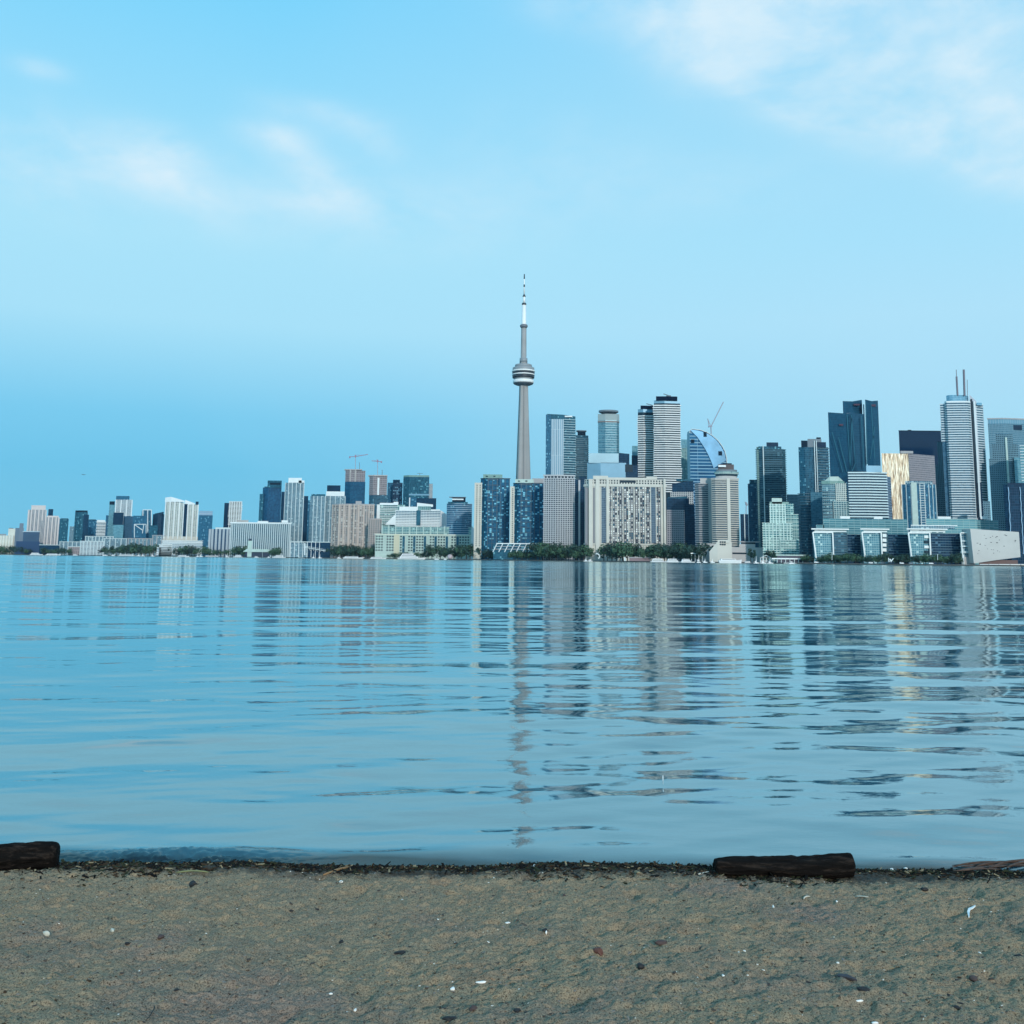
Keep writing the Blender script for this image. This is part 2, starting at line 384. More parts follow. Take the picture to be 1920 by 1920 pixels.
mpw = N(t, 'ShaderNodeMapping'); mpw.inputs['Scale'].default_value = (.55, 1, 1); t.links.new(geo.outputs['Position'], mpw.inputs[0])
nz = noise(t, mpw.outputs[0], 9, 4, .6); nz2 = noise(t, mpw.outputs[0], 1.2, 4, .55)
hgt = math_(t, 'ADD', math_(t, 'MULTIPLY', nz, .012), math_(t, 'MULTIPLY', nz2, .03))
bp = N(t, 'ShaderNodeBump'); bp.inputs['Strength'].default_value = .14; bp.inputs['Distance'].default_value = 1
t.links.new(hgt, bp.inputs['Height'])
# beyond the modelled waves the ripples are finer than the mesh: their slopes go straight into the normal
mpf = N(t, 'ShaderNodeMapping'); mpf.inputs['Scale'].default_value = (.10, .55, 1); t.links.new(geo.outputs['Position'], mpf.inputs[0])
def rampm(t_, f_, stops):
    n = N(t_, 'ShaderNodeMapRange'); n.inputs[1].default_value = stops[0][0]; n.inputs[2].default_value = stops[-1][0]; n.inputs[3].default_value = stops[0][1][0]; n.inputs[4].default_value = stops[-1][1][0]; t_.links.new(f_, n.inputs[0]); return n.outputs[0]
def ncol(scale, det):
    n = N(t, 'ShaderNodeTexNoise'); n.inputs['Scale'].default_value = scale; n.inputs['Detail'].default_value = det; n.inputs['Roughness'].default_value = .6; t.links.new(mpf.outputs[0], n.inputs['Vector']); return n.outputs['Color']
vm = N(t, 'ShaderNodeVectorMath', operation='SUBTRACT'); t.links.new(ncol(1.3, 3), vm.inputs[0]); vm.inputs[1].default_value = (.5, .5, .5)
patch = noise(t, mpf.outputs[0], .05, 7, .72)
farw = ramp(t, math_(t, 'DIVIDE', sp.outputs[1], 200, clamp=True), [(.07, (0,)*3), (.30, (.6,)*3), (1, (1,)*3)])
pw = rampm(t, patch, [(.36, (.10,)*3), (.48, (.7,)*3), (.64, (2.2,)*3)])
sc_ = N(t, 'ShaderNodeVectorMath', operation='MULTIPLY'); t.links.new(vm.outputs[0], sc_.inputs[0]); sc_.inputs[1].default_value = (.08, .16, 0)
sc2 = N(t, 'ShaderNodeVectorMath', operation='ADD'); t.links.new(sc_.outputs[0], sc2.inputs[0]); sc2.inputs[1].default_value = (0, -.022, 0)
sc3 = N(t, 'ShaderNodeVectorMath', operation='SCALE'); t.links.new(sc2.outputs[0], sc3.inputs[0]); t.links.new(math_(t, 'MULTIPLY', farw, pw), sc3.inputs['Scale'])
ad_ = N(t, 'ShaderNodeVectorMath', operation='ADD'); t.links.new(sc3.outputs[0], ad_.inputs[0]); t.links.new(bp.outputs[0], ad_.inputs[1])
nm = N(t, 'ShaderNodeVectorMath', operation='NORMALIZE'); t.links.new(ad_.outputs[0], nm.inputs[0]); t.links.new(nm.outputs[0], gl.inputs['Normal'])
fz = N(t, 'ShaderNodeFresnel'); fz.inputs['IOR'].default_value = 1.33; t.links.new(nm.outputs[0], fz.inputs['Normal'])
fac = math_(t, 'POWER', fz.outputs[0], .50, clamp=True)
wl0 = math_(t, 'SUBTRACT', sp.outputs[1], YW); wl0 = math_(t, 'ADD', wl0, math_(t, 'MULTIPLY', math_(t, 'SUBTRACT', nz2, .5), .35))
facw = math_(t, 'MULTIPLY', fac, ramp(t, math_(t, 'DIVIDE', wl0, 1.0, clamp=True), [(.06, (.35,)*3), (.34, (1,)*3)]))
ms_ = N(t, 'ShaderNodeMixShader'); t.links.new(facw, ms_.inputs[0]); t.links.new(b.outputs[0], ms_.inputs[1]); t.links.new(gl.outputs[0], ms_.inputs[2]); t.links.new(ms_.outputs[0], t.nodes['Material Output'].inputs['Surface'])
# shallow water over dark weed at the very edge
wls = math_(t, 'SUBTRACT', sp.outputs[1], YW)
wls = math_(t, 'ADD', wls, math_(t, 'MULTIPLY', math_(t, 'SUBTRACT', nz2, .5), .5))
sh = ramp(t, math_(t, 'DIVIDE', wls, 1.2, clamp=True), [(.04, (.010,.016,.018)), (.10, (.03,.08,.10)), (.26, (.022,.085,.11))])
t.links.new(sh, b.inputs['Base Color'])
def make_water():
    rows = [4.6]
    while rows[-1] < 4600:
        y = rows[-1]; rows.append(y + max(.012, min(y*y/(1.85*1024)*.42, y*.08)))
    rows = np.array(rows); rows = np.append(rows, [6500, 8800])
    tx = np.concatenate([np.linspace(-4, -.72, 40), np.linspace(-.7, .7, 760), np.linspace(.72, 4, 40)])
    Yg = np.repeat(rows[:, None], len(tx), 1); Xg = rows[:, None]*tx[None, :]
    dy = np.gradient(rows)[:, None]; Z = np.zeros_like(Yg)
    amp_mod = .62+.9*np.clip(vnoise(Xg*.045+3, Yg*.09, 3)+vnoise(Xg*.16, Yg*.33, 4)*.8+.25, 0, 1.2)
    amp_mod *= np.interp(Yg, [5, 7, 9.5, 14, 60], [.62, .60, .66, .66, .55])*np.interp(Xg/Yg, [-.5, -.2, .1, .5], [.7, .85, 1.05, 1.15])
    rs = np.random.default_rng(11)
    for k in range(90):
        lam = .22*(28 ** (k/89.0))                  # 0.22 m to 6.2 m
        th = rs.normal(0, .33) + math.pi/2 + .12
        kx, ky = math.cos(th)*2*math.pi/lam, math.sin(th)*2*math.pi/lam
        sl_ = .0075*np.interp(math.log(lam), [math.log(.22), math.log(.6), math.log(1.5), math.log(6.2)], [.55, 1.10, 1.20, .85])
        a = sl_*lam/(2*math.pi)
        att = np.clip((lam/np.maximum(dy, 1e-6)-2.2)/3, 0, 1)
        ph = rs.uniform(0, 6.28); wob = vnoise(Xg*.35/lam*.6, Yg*.35/lam*.6, 20+k)*3.0
        Z += a*att*np.sin(kx*Xg+ky*Yg+ph+wob)*amp_mod
    # the small lapping wave in front of the sand
    wl = waterline(Xg); d = Yg-wl
    m = np.exp(-((Xg+2.05)/.62)**2)
    Z += -.0+.036*m*np.exp(-((d-.17-.03*np.sin(Xg*3))/.08)**2)*(1+.4*vnoise(Xg*7, Yg*9, 5)) + m*(.024*vnoise(Xg*11, Yg*24, 6)+.030*vnoise(Xg*34, Yg*52, 7)+.012*vnoise(Xg*70, Yg*90, 12))*np.exp(-((d-.06)/.14)**2)
    Z += .012*np.exp(-((d-.28-.05*np.sin(Xg*2.1))/.09)**2)*(.5+vnoise(Xg*1.1, Yg*0, 8)) + .014*np.exp(-((d-.75-.1*np.sin(Xg*1.2))/.16)**2)*(.5+vnoise(Xg*.7, Yg*0, 9))
    o = grid_obj('lake_water', Xg, Yg, Z, WM); tag(o, kind='structure')
make_water()
# lake bed and land under the city
pts = [P(u, 1050, y) for u, y in SHORE]
front = [(p.x, p.y) for p in pts]; outer = [(9000, 1000), (30000, 3000), (30000, 9800), (-30000, 9800), (-30000, 9000)]
ring = front+outer
gm = pmat('city_ground', (.10,.11,.11), .9, var=.3, vscale=.01)
mesh_obj('ground', [(x, y, G) for x, y in ring], [tuple(range(len(ring)))], gm)['kind'] = 'structure'
V, Fc = [], []
for i in range(len(front)): V += [(front[i][0], front[i][1], -1.5), (front[i][0], front[i][1], G-.25), (front[i][0], front[i][1]-1.2, G-.25), (front[i][0], front[i][1]-1.2, G+.12), (front[i][0], front[i][1]+1.5, G+.12)]
for i in range(len(front)-1):
    for k in range(4): a = i*5+k; Fc.append((a, a+5, a+6, a+1))
mesh_obj('sea_wall', V, Fc, pmat('wet_concrete', (.10,.11,.11), .7, var=.4, vscale=.2))['kind'] = 'structure'
# pale quay edge in front of the eastern blocks
V = []
q0, q1 = P(1470, 1057, shoreY(1470)-6), P(2100, 1066, shoreY(2100)-6)
o = bar3('quay', Vector((q0.x, q0.y, 1.0)), Vector((q1.x, q1.y, 1.0)), 1.5, pmat('pale_quay', (.55,.55,.52), .8, var=.2, vscale=.1)); o['kind'] = 'structure'

# ------------------------------------------------------------------ the communication tower
TY = 2010.0
def make_cn():
    c = P(978.3, 1040, TY); root = empty('observation_tower', (c.x, TY, G))
    tag(root, 'slender grey concrete tower with round pod and white mast, tallest thing on the skyline', 'tower')
    zz = lambda v: P(980, v, TY).z - G
    s = (P(990, 800, TY).x-P(980, 800, TY).x)/10                                  # metres per pixel
    conc = pmat('tower_concrete', (.33,.325,.315), .8, var=.08, vscale=.03)
    wp = pmat('tower_white', (.85,.84,.80), .4); dk = pmat('tower_dark', (.03,.035,.045), .4); rim = pmat('tower_rim', (.26,.28,.29), .5)
    # shaft: three-lobed, tapering, slightly flared at the foot
    V, Fc, seg = [], [], 36; rows = [(1043, 22), (1000, 17.5), (960, 15.2), (900, 13.2), (850, 11.4), (800, 9.9), (760, 8.7), (722, 7.7)]
    for v, r in rows:
        for k in range(seg):
            a = 2*math.pi*k/seg + .35; m = 1+.16*math.cos(3*a)+.06*math.cos(6*a)
            V.append((r*s*m*math.cos(a)*.96, r*s*m*math.sin(a)*.96, zz(v)))
    for i in range(len(rows)-1):
        for k in range(seg): j = (k+1) % seg; Fc.append((i*seg+k, i*seg+j, (i+1)*seg+j, (i+1)*seg+k))
    mesh_obj('shaft', V, Fc, conc, root)
    for k in range(3):
        a = 2*math.pi*k/3-.35+math.pi/3; bar3('elevator_strip', Vector((14*s*math.cos(a), 14*s*math.sin(a), zz(985))), Vector((7*s*math.cos(a), 7*s*math.sin(a), zz(724))), 3.0, pmat('shaft_strip', (.21,.21,.21), .7), root, 2.0)
    lt = lambda n, pr, m, par=root, sg=40: lathe(n, [(r*s, zz(v)) for v, r in pr], sg, m, par)
    pod = lt('pod', [(724,8),(722,12),(720,17),(705,18.5),(694,20.5),(690,20.5),(688,16),(684,15.5),(683,8)], rim)
    lt('radome', [(719.0,18.6),(718.3,19.4),(715.5,19.8),(713.0,19.2),(712.2,17)], wp, pod)
    lt('radome_underside', [(723.2,9.5),(722.2,13.5),(720.6,17.6),(718.9,19.1),(718.4,19.3)], pmat('underside_shade', (.12,.14,.16), .8), pod)  # darker grey paints in the shadow beneath the radome
    lt('window_band', [(709.8,18),(709,20.6),(705.5,21.0),(704.5,19)], dk, pod)
    lt('window_band', [(701.4,19),(701.2,21.0),(698.4,21.2),(698.2,19)], dk, pod)
    lt('rim', [(704.0,20),(703.9,21.4),(702.0,21.4),(701.8,20)], wp, pod)
    lt('rim', [(697.8,20),(697.6,21.8),(695.3,21.8),(695,20)], wp, pod)
    lt('roof_deck', [(688.8,12),(688.8,16.2),(684.5,16.0),(683.6,13),(683.5,6)], rim, pod)
    lt('upper_shaft', [(684,7.5),(678,7.3),(677.5,5.6),(640,5.2),(614,5.0)], conc, root, 6)
    lt('equipment_deck', [(680,7.4),(672,7.4),(671.5,5.2)], rim, root, 12)
    sp_ = lt('sky_pod', [(615,5.2),(613,7.2),(611,7.4),(609.5,7),(608.5,5.5)], pmat('sky_pod_grey', (.16,.17,.19), .5), root)
    ma = lt('mast', [(609,5.6),(606.5,4.4),(570,3.9)], wp, root, 16)
    lt('mast_band', [(572,4.2),(571,4.4),(568.4,4.0),(568.2,2)], dk, ma, 16)
    lt('mast_section', [(569,2.4),(555,2.1)], wp, ma, 12)
    lt('mast_band', [(556.4,2.9),(555.6,3.0),(552,1.4)], dk, ma, 12)
    lt('mast_section', [(553,1.25),(518,.95)], wp, ma, 10)
    lt('mast_band', [(538,1.45),(533.5,1.4)], dk, ma, 10)
    lt('mast_band', [(523,1.2),(514,1.0)], dk, ma, 10)
make_cn()

def F_(*a, **k): return facade(*a, **k)
# glass recipes ------------------------------------------------------------
BLUEC = F_('blue_condo_glass', (.003,.055,.11), (.02,.20,.32), (.008,.08,.14), 3.0, 4.2, .22, .10, .45, .1, .25, (.22,.58,.72), .16)
DKBAND = F_('dark_band_glass', (.006,.03,.045), (.04,.13,.18), (.10,.20,.25), 3.4, 4, .30, .05, .5)
TEALG = F_('teal_glass', (.015,.07,.10), (.06,.20,.25), (.03,.11,.15), 3.6, 3, .14, .10, .5)
TEALL = F_('pale_teal_glass', (.10,.26,.30), (.30,.50,.54), (.20,.36,.38), 3.4, 3, .22, .12, .5)
MIDG = F_('mid_blue_glass', (.02,.09,.15), (.07,.22,.31), (.05,.15,.22), 3.6, 2.6, .2, .12, .5)
GREYG = F_('grey_glass', (.06,.13,.17), (.20,.32,.36), (.34,.42,.44), 3.2, 3.4, .24, .16, .5)
NAVG = F_('navy_curtain', (.006,.025,.055), (.02,.07,.12), (.02,.06,.11), 3.8, 3, .12, .08, .4)
BLKG = F_('black_curtain', (.002,.018,.055), (.004,.028,.075), (.003,.018,.05), 3.8, 1.6, .25, .2, .4, .08, 0, None, 0, 1, .08)
STONEG = F_('stone_grid', (.02,.05,.07), (.06,.13,.17), (.22,.29,.31), 3.9, 3.2, .45, .42, .4)
BGRID = F_('beige_grid', (.05,.06,.08), (.16,.17,.18), (.46,.39,.34), 3.1, 4.2, .38, .42, .5)
BVERT = F_('beige_verticals', (.08,.09,.12), (.22,.22,.24), (.55,.52,.50), 3.2, 3.6, .12, .48, .5)
CGRID = F_('cream_grid', (.10,.12,.12), (.45,.45,.38), (.66,.66,.60), 3.1, 4.4, .30, .40, .5, .3, .1)
WBAND = F_('white_bands', (.08,.13,.17), (.22,.32,.36), (.70,.72,.70), 3.3, 6, .45, .06, .5)
WVERT = F_('white_verticals', (.02,.08,.11), (.08,.18,.22), (.3,.4,.42), 3.4, 3.4, .10, .05, .5)
GVERT = F_('grey_verticals', (.05,.07,.12), (.10,.13,.19), (.50,.50,.54), 30, 9.5, .03, .45, .5)
LGLASS = F_('light_sky_glass', (.16,.34,.44), (.34,.55,.64), (.40,.60,.66), 3.6, 2.4, .10, .14, .5, .12, .5)
GREEN1 = F_('green_terrace_glass', (.05,.16,.17), (.20,.38,.36), (.40,.55,.50), 3.2, 4, .28, .14, .5)
CELL = F_('dark_cell_glass', (.004,.02,.05), (.02,.07,.13), (.02,.05,.09), 4.2, 4.5, .3, .2, .5, .2, .3, (.16,.34,.45), .25)

GL = 'far western towers seen small over the left of the lake'
# ================================================================== far west
def simple(name, label, cat, L, R, top, Y, mat, bot=None, pents=(), front=None, dep=None, roof=None, part='facade'):
    B = Bld(name, label, cat, (L+R)/2, Y)
    B.prism(part, front or (L, R), top, mat, bot, dep, roof)
    for (a, b, v, m) in pents: B.prism('penthouse', (a, b), v, m, bot=top+.3, dep=10)
    return B
# silos
B = Bld('grain_silos', 'row of pale cream grain silos at the western end of the skyline', 'silo building', 12, 2900)
silo = pmat('silo_concrete', (.62,.62,.54), .85, var=.1, vscale=.1)
for k in range(6):
    c = P(-4+k*5.4, 1004, 2895); lathe('silo', [(3.9, 0), (3.9, P(k*5, 1004, 2895).z-G)], 16, silo, B.root).location = (c.x-B.org[0], -2, 0)
B.prism('head_house', (-6, 12), 1001, pmat('silo_roof', (.25,.28,.3), .8), bot=1004.2, dep=8)
B.prism('elevator_house', (16, 30), 991, silo, dep=14)
B.prism('conveyor_roof', (17, 25), 990, DARKC, bot=991.2, dep=10)
simple('slanted_block', 'dark mauve block with a slanting shoulder beside the cream silos', 'building', 29, 45, 990, 2880, pmat('mauve_cladding', (.15,.19,.24), .6), front=[(29,6),(37,0),(45,0)]).prism('tower_stub', (37, 44.5), 981, pmat('mauve_cladding', (.2,.2,.27)), bot=990.2, dep=10)
B = simple('theatre_block', 'low windowless navy blue block in front of the beige twin towers', 'building', 44, 74, 997, 2830, pmat('navy_render', (.03,.07,.13), .7, var=.15, vscale=.03))
B.prism('pale_parapet', (43, 74.5), 996, pmat('pale_parapet', (.4,.5,.55)), bot=997.5, dep=30, out=.5); B.prism('blue_plinth', (31, 74), 1015, pmat('cobalt_render', (.008,.04,.11), .6), out=.6)
BM = pmat('pale_pink_concrete', (.62,.55,.52), .8, var=.06)
B = simple('beige_tower', 'pale beige residential slab with a flat raised crown, taller of the beige pair', 'building', 53, 88, 956, 3010, BVERT)
B.prism('crown', (59, 86), 947.5, BM, bot=955.9, dep=20); B.piers('pier', (53, 88), 956, BM, n=6, width=3.5, out=.8)
B = simple('beige_tower', 'pale beige residential slab, the lower of the beige pair', 'building', 85, 112, 970, 2940, BVERT)
B.prism('crown', (88, 110), 967, BM, bot=969.9, dep=20); B.piers('pier', (85, 112), 970, BM, n=5, width=3, out=.8); B.prism('shoulder', (77, 85), 976, BVERT)
simple('office_block', 'dark block peeping out between the beige pair', 'building', 91, 100, 954.5, 3300, NAVG)
simple('glass_tower', 'short teal glass tower just east of the beige pair', 'building', 112, 129, 973, 3250, TEALG, pents=((114,128,972,DARKC),))
simple('apartment_block', 'small grey flats half hidden behind the round teal tower', 'building', 131, 140, 987, 3200, GREYG)
B = simple('glass_tower', 'rounded teal glass tower with a dark collar at its top', 'building', 141, 165, 960, 3000, TEALG, front=arc(141, 165, 14)); B.prism('collar', arc(142, 164, 13), 957, DARKC, bot=960.2, out=.8); B.prism('side_wing', (157, 167), 965, NAVG, dep=20)
simple('office_block', 'squat slate blue office with striped floors beside the rounded teal tower', 'building', 165, 182, 975, 3150, MIDG, pents=((167,180,974,DARKC),))
B = simple('apartment_block', 'white banded flats with staggered balconies west of the slim twin', 'building', 182, 199, 978, 3150, WBAND, pents=((182,197,975,WHITE),)); B.slabs('balcony', (182, 197), 978, WHITE, step=9, out=1.5, thick=2.5)
simple('glass_tower', 'narrow dark sliver of a tower beside the slim teal twin', 'building', 199, 205, 966, 3300, MIDG)
B = simple('glass_tower', 'slim pale teal tower with a dark rooftop box, behind the navy cap tower', 'building', 205, 216, 946, 3100, TEALL, pents=((205.5,215.5,940,DARKC),))
B = simple('apartment_tower', 'white framed slatted tower with a wide dark rooftop box', 'building', 217, 247, 937, 3080, WBAND)
B.prism('penthouse', (218, 243), 930, MIDG, bot=937.2, dep=18); B.piers('white_frame', (217, 249), 937, WHITE, n=4, width=2.6, out=1)
B = simple('glass_tower', 'navy topped tower with a pale green glazed lower half', 'building', 213, 232, 961, 2980, NAVY, bot=984); B.prism('lower_facade', (213, 232), 984.2, TEALL)
simple('office_block', 'plain slate tower right beside the navy topped one', 'building', 232, 250, 968, 3020, F_('slate_grid', (.03,.08,.13), (.07,.16,.24), (.10,.18,.26), 3.2, 2.6, .3, .2, .5))
B = simple('office_block', 'blue office with a white diagonal frame drawn on its front', 'building', 250, 276, 967, 2960, MIDG)
for a, b_ in (((252,983),(252,1008)), ((252,983),(274,983)), ((274,983),(274,1000)), ((253,984),(267,994)), ((270,983),(267,1000))): B.bar('white_frame', (*a, -1.5), (*b_, -1.5), 1.6, WHITE)
B = simple('apartment_tower', 'slender tower with white portal frames, next to the dark domed block', 'building', 266, 285, 957, 3100, MIDG)
for a, b_ in (((268,956),(268,1000)), ((277,956),(277,1000)), ((284,956),(284,985)), ((268,956),(284,956)), ((272,967),(272,985))): B.bar('white_frame', (*a, -1.5), (*b_, -1.5), 2.0, WHITE)
simple('office_block', 'dark teal block with an arched roof beside the big cream tower', 'building', 287, 308, 964, 2980, NAVG, front=[(287,8),(290,3),(296,0),(303,3),(308,8)]).prism('arched_roof', (290, 307), 959, NAVG, bot=964.2, tops=[963,959.5], dep=18)
simple('office_block', 'low dark shoulder block at the foot of the arched roof block', 'building', 280, 296, 985, 2940, TEALG)
# low rise in front of the far west
def lowrise(label, L, R, top, Y, mat, n=None, pm=BALC, cat='building', name='low_rise'):
    B = simple(name, label, cat, L, R, top, Y, mat, dep=18)
    if n: B.piers('pier', (L, R), top, pm, n=n, width=2.0, out=.8)
    B.prism('parapet', (L, R), top-.7, pm, bot=top+.3, dep=18, out=.7); return B
lowrise('long pale podium with a flat roof, below the rounded teal tower', 160, 213, 1006, 2900, GREYG, 9, BALC)
lowrise('white terraced flats with vertical bays right on the western quay', 151, 196, 1015, 2750, WBAND, 8)
lowrise('pale flat roofed hall beside the white terraced flats', 196, 238, 1010, 2850, GREYG, 5, BALC)
lowrise('grey hall standing between the beige pair and the white terraced flats', 112, 152, 1016, 2900, GREYG, 6, BALC)
lowrise('low brick shed with a pale roof on the western quay', 128, 152, 1025, 2760, F_('shed_brick', (.1,.1,.12), (.2,.18,.18), (.36,.30,.30), 4, 5, .5, .5), None, BALC)
lowrise('grey rounded low rise in front of the white diagonal frame', 240, 290, 1010, 2820, GREYG, 8, CONC)
lowrise('small dark podium under the beige pair', 74, 112, 1022, 2800, NAVG, None, BALC)
lowrise('grey low rise with a stepped roof west of the cream tower', 286, 312, 1004, 2760, GREYG, 4, PINKC)
# big cream pair
B = Bld('apartment_tower', 'broad cream tower with a sloping white roofline and a dark slot down its side', 'building', 340, 2760)
B.prism('facade', [(310,6),(314,0),(346,0)], 940, CGRID, tops=[941,941,943], dep=30)
B.prism('white_crown', [(310,6),(321,0),(346,0)], 936, WHITE, bot=941, tops=[933,931.5,939], dep=22, out=.4)
B.prism('dark_slot', (345, 352), 945, NAVY, dep=12)
B.prism('east_wing', [(351,0),(373,2)], 946, CGRID, dep=26); B.prism('white_crown', [(347,0),(366,0)], 941, WHITE, bot=946, tops=[937,944], dep=18)
B.prism('roof_box', (367, 372.5), 940.5, NAVY, bot=946.2, dep=6); B.piers('white_pier', (310.5, 346), 941, WHITE, n=5, width=2.2, out=.8, bot=1010); B.piers('white_pier', (352, 373), 946, WHITE, n=3, width=2.2, out=.8, bot=1012)
B.prism('podium', (306, 374), 1006, CREAM, dep=40, out=.4)
B = Bld('stepped_condos', 'low white stepped flats with long balconies below the broad cream tower', 'building', 338, 2560)
for (l, r, tp) in ((305,379,1014), (299,322,1021), (295,322,1027)):
    B.prism('block', (l, r), tp, WBAND, dep=16); B.slabs('balcony', (l, r), tp-.6, WHITE, step=3.6, out=1.2, thick=1.2, dep=16)
B = simple('glass_tower', 'blue glass tower with a pale slatted crown east of the broad cream tower', 'building', 373, 399, 966, 2700, MIDG); B.prism('crown', (374, 398.5), 958, F_('pale_crown', (.3,.38,.48), (.45,.52,.6), (.4,.48,.55), 8, 1.6, .1, .4), bot=966.1, dep=24, out=.4)
B = simple('apartment_block', 'grey block with bold vertical stripes west of the long ribbed building', 'building', 392, 434, 992, 2540, F_('striped_wall', (.05,.07,.12), (.08,.12,.18), (.14,.16,.22), 3.2, 3, .2, .1)); B.piers('stripe', (392, 434), 992, pmat('lilac_concrete', (.38,.43,.46), .8), n=7, width=5.0, out=1.0); B.prism('penthouse', (404, 432), 989, BALC, bot=992.2, dep=14)
B = Bld('apartment_tower', 'small tower with white wavy balconies and a dark side wall', 'building', 437, 2950)
B.prism('dark_wall', (421, 431), 943, NAVY, dep=30); B.prism('facade', (430, 454), 941, F_('brown_core', (.03,.02,.02), (.1,.08,.07), (.25,.22,.2), 3.2, 3), dep=30)
B.slabs('balcony', (430, 454), 940, WHITE, step=3.6, out=2.0, thick=1.6, jit=.9, sub=5, dep=30, bot=985); B.piers('white_pier', (431, 454), 940, WHITE, n=6, width=1.8, out=1.7)
B = Bld('ribbed_slab', 'long pale building of thin white vertical ribs behind the quay shed', 'building', 489, 2470)
B.prism('facade', (433, 545), 982, WVERT, dep=25); B.piers('rib', (433, 545), 981, pmat('white_rib', (.47,.55,.56), .6), n=30, width=2.3, out=1.2, dep=25)
B.prism('roof_edge', (433, 545), 979.5, WHITE, bot=982, dep=25, out=1.1); B.prism('roof_plant', (444, 466), 975, CONC, bot=979.7, dep=12); B.prism('roof_plant', (483, 503), 977, WHITE, bot=979.7, dep=10); B.prism('roof_plant', (528, 540), 975.5, WHITE, bot=979.7, dep=10)
# ================================================================== centre left
B = Bld('glass_tower', 'blue glass tower with three stepped shoulders above the long ribbed building', 'building', 508, 2760)
B.prism('facade', [(493,6),(503,0),(528,4)], 914, F_('royal_glass', (.006,.04,.09), (.03,.15,.26), (.02,.10,.18), 3.4, 3, .2, .12, .45), dep=35); B.prism('crown', (502, 528.5), 901, TEALG, bot=914.2, dep=22); B.prism('crown_slot', (507, 525), 905, DARKC, bot=909, dep=3, out=.5)
B.prism('west_wing', (487, 494), 926, TEALG, dep=24); B.prism('shoulder', (496, 503), 912, MIDG, bot=914.2, dep=14)
simple('glass_tower', 'dark narrow tower squeezed between the stepped blue and the white crowned towers', 'building', 528, 537, 922, 2900, NAVG)
B = simple('glass_tower', 'pale grey glass tower with a bright white boxed crown', 'building', 535, 571, 905, 2600, GREYG, front=[(535,4),(541,0),(571,3)]); B.prism('crown', [(541,0),(566,0)], 896, WHITE, bot=905.1, dep=20); B.prism('crown_step', (560, 571), 901, WHITE, bot=905.1, dep=18)
B.piers('white_pier', [(535,4),(541,0),(571,3)], 905, BALC, n=6, width=1.6, out=.7)
simple('glass_tower', 'narrow dark blue tower east of the white crowned tower', 'building', 570, 578, 930, 2750, NAVG)
simple('glass_tower', 'short blue tower with a pale base band, behind the quay hall', 'building', 574, 584, 938, 2800, MIDG, bot=None)
B = Bld('glass_tower', 'silvery glass tower with white vertical bays beside the dark capped tower', 'building', 597, 2500)
B.prism('facade', [(582,5),(588,0),(611,0)], 930, GREYG, dep=25); B.prism('roof', (584, 610), 926.5, TEALG, bot=930.1, dep=18); B.piers('white_pier', (588, 611), 930, BALC, n=4, width=1.6, out=.8)
B = Bld('glass_tower', 'grey glazed tower with a white band and a big navy rooftop block', 'building', 628, 2520)
B.prism('facade', (610, 648), 930, GREYG, dep=28); B.prism('white_band', (612, 646), 921.5, WHITE, bot=930.1, dep=20, out=.3); B.prism('penthouse', (613.5, 638.5), 910, NAVY, bot=921.7, dep=16); B.piers('white_pier', (610, 648), 930, BALC, n=5, width=1.4, out=.7)
# construction towers
RAW = F_('raw_floors', (.08,.07,.09), (.22,.19,.20), (.34,.31,.33), 3.4, 4.5, .30, .25, .5, .6, .0)
def crane(label, group, u, vbase, vtop, u0, u1, Y, tilt=0, col=None):
    m = col or pmat('crane_paint', (.30,.20,.28), .6); B = Bld('tower_crane', label, 'crane', u, Y, group, z=P(u, vbase, Y).z)
    B.bar('mast', (u, vbase), (u, vtop), 1.6, pmat('crane_mast', (.30,.34,.42), .6)); B.bar('jib', (u, vtop+1), (u1, vtop-tilt), 1.7, m); B.bar('counter_jib', (u, vtop+1), (u0, vtop+1.5), 1.7, m)
    B.bar('counterweight', (u0-.2, vtop+4), (u0+.2, vtop+.5), 3.2, m); B.bar('cab', (u, vtop+2.5), (u, vtop-2), 3.4, m); B.bar('tie', (u, vtop-2), (u+(u1-u)*.6, vtop-tilt*.6), .5, m)
B = Bld('unfinished_tower', 'blue glass tower still under construction, bare concrete top floors, the taller of two', 'building', 667, 2680)
B.prism('facade', [(647,8),(657,0),(685,3)], 903, F_('royal_glass2', (.006,.05,.10), (.02,.13,.22), (.03,.16,.26), 3.4, 3, .22, .05, .4), dep=30)
B.prism('bare_floors', [(648,8),(657,0),(685,3)], 882, RAW, bot=903.2, dep=28); B.slabs('floor_slab', [(648,8),(657,0),(685,3)], 884, PINKC, bot=903, step=4.8, out=1.2, thick=.9, dep=28)
B.prism('work_platform', [(647,8),(660,0),(678,0)], 879.5, PINKC, bot=881.5, dep=24, out=1.5); B.piers('concrete_core', (656, 668), 880, CONC, bot=903, n=2, width=3.2, out=1.6); B.bar('hoist_pole', (674, 880), (674, 867), 1.2, STEEL)
crane('tower crane with a long level jib over the taller unfinished tower', None, 666.5, 879, 855, 656, 690, 2690, 3)
B = Bld('unfinished_tower', 'grey unfinished tower with bare floors and a pale hoist strip, the lower of two', 'building', 710, 2600)
B.prism('facade', [(692,8),(700,0),(727,4)], 928, DKBAND, dep=30); B.prism('bare_floors', [(693,8),(700,0),(726,4)], 893, RAW, bot=928.2, dep=28)
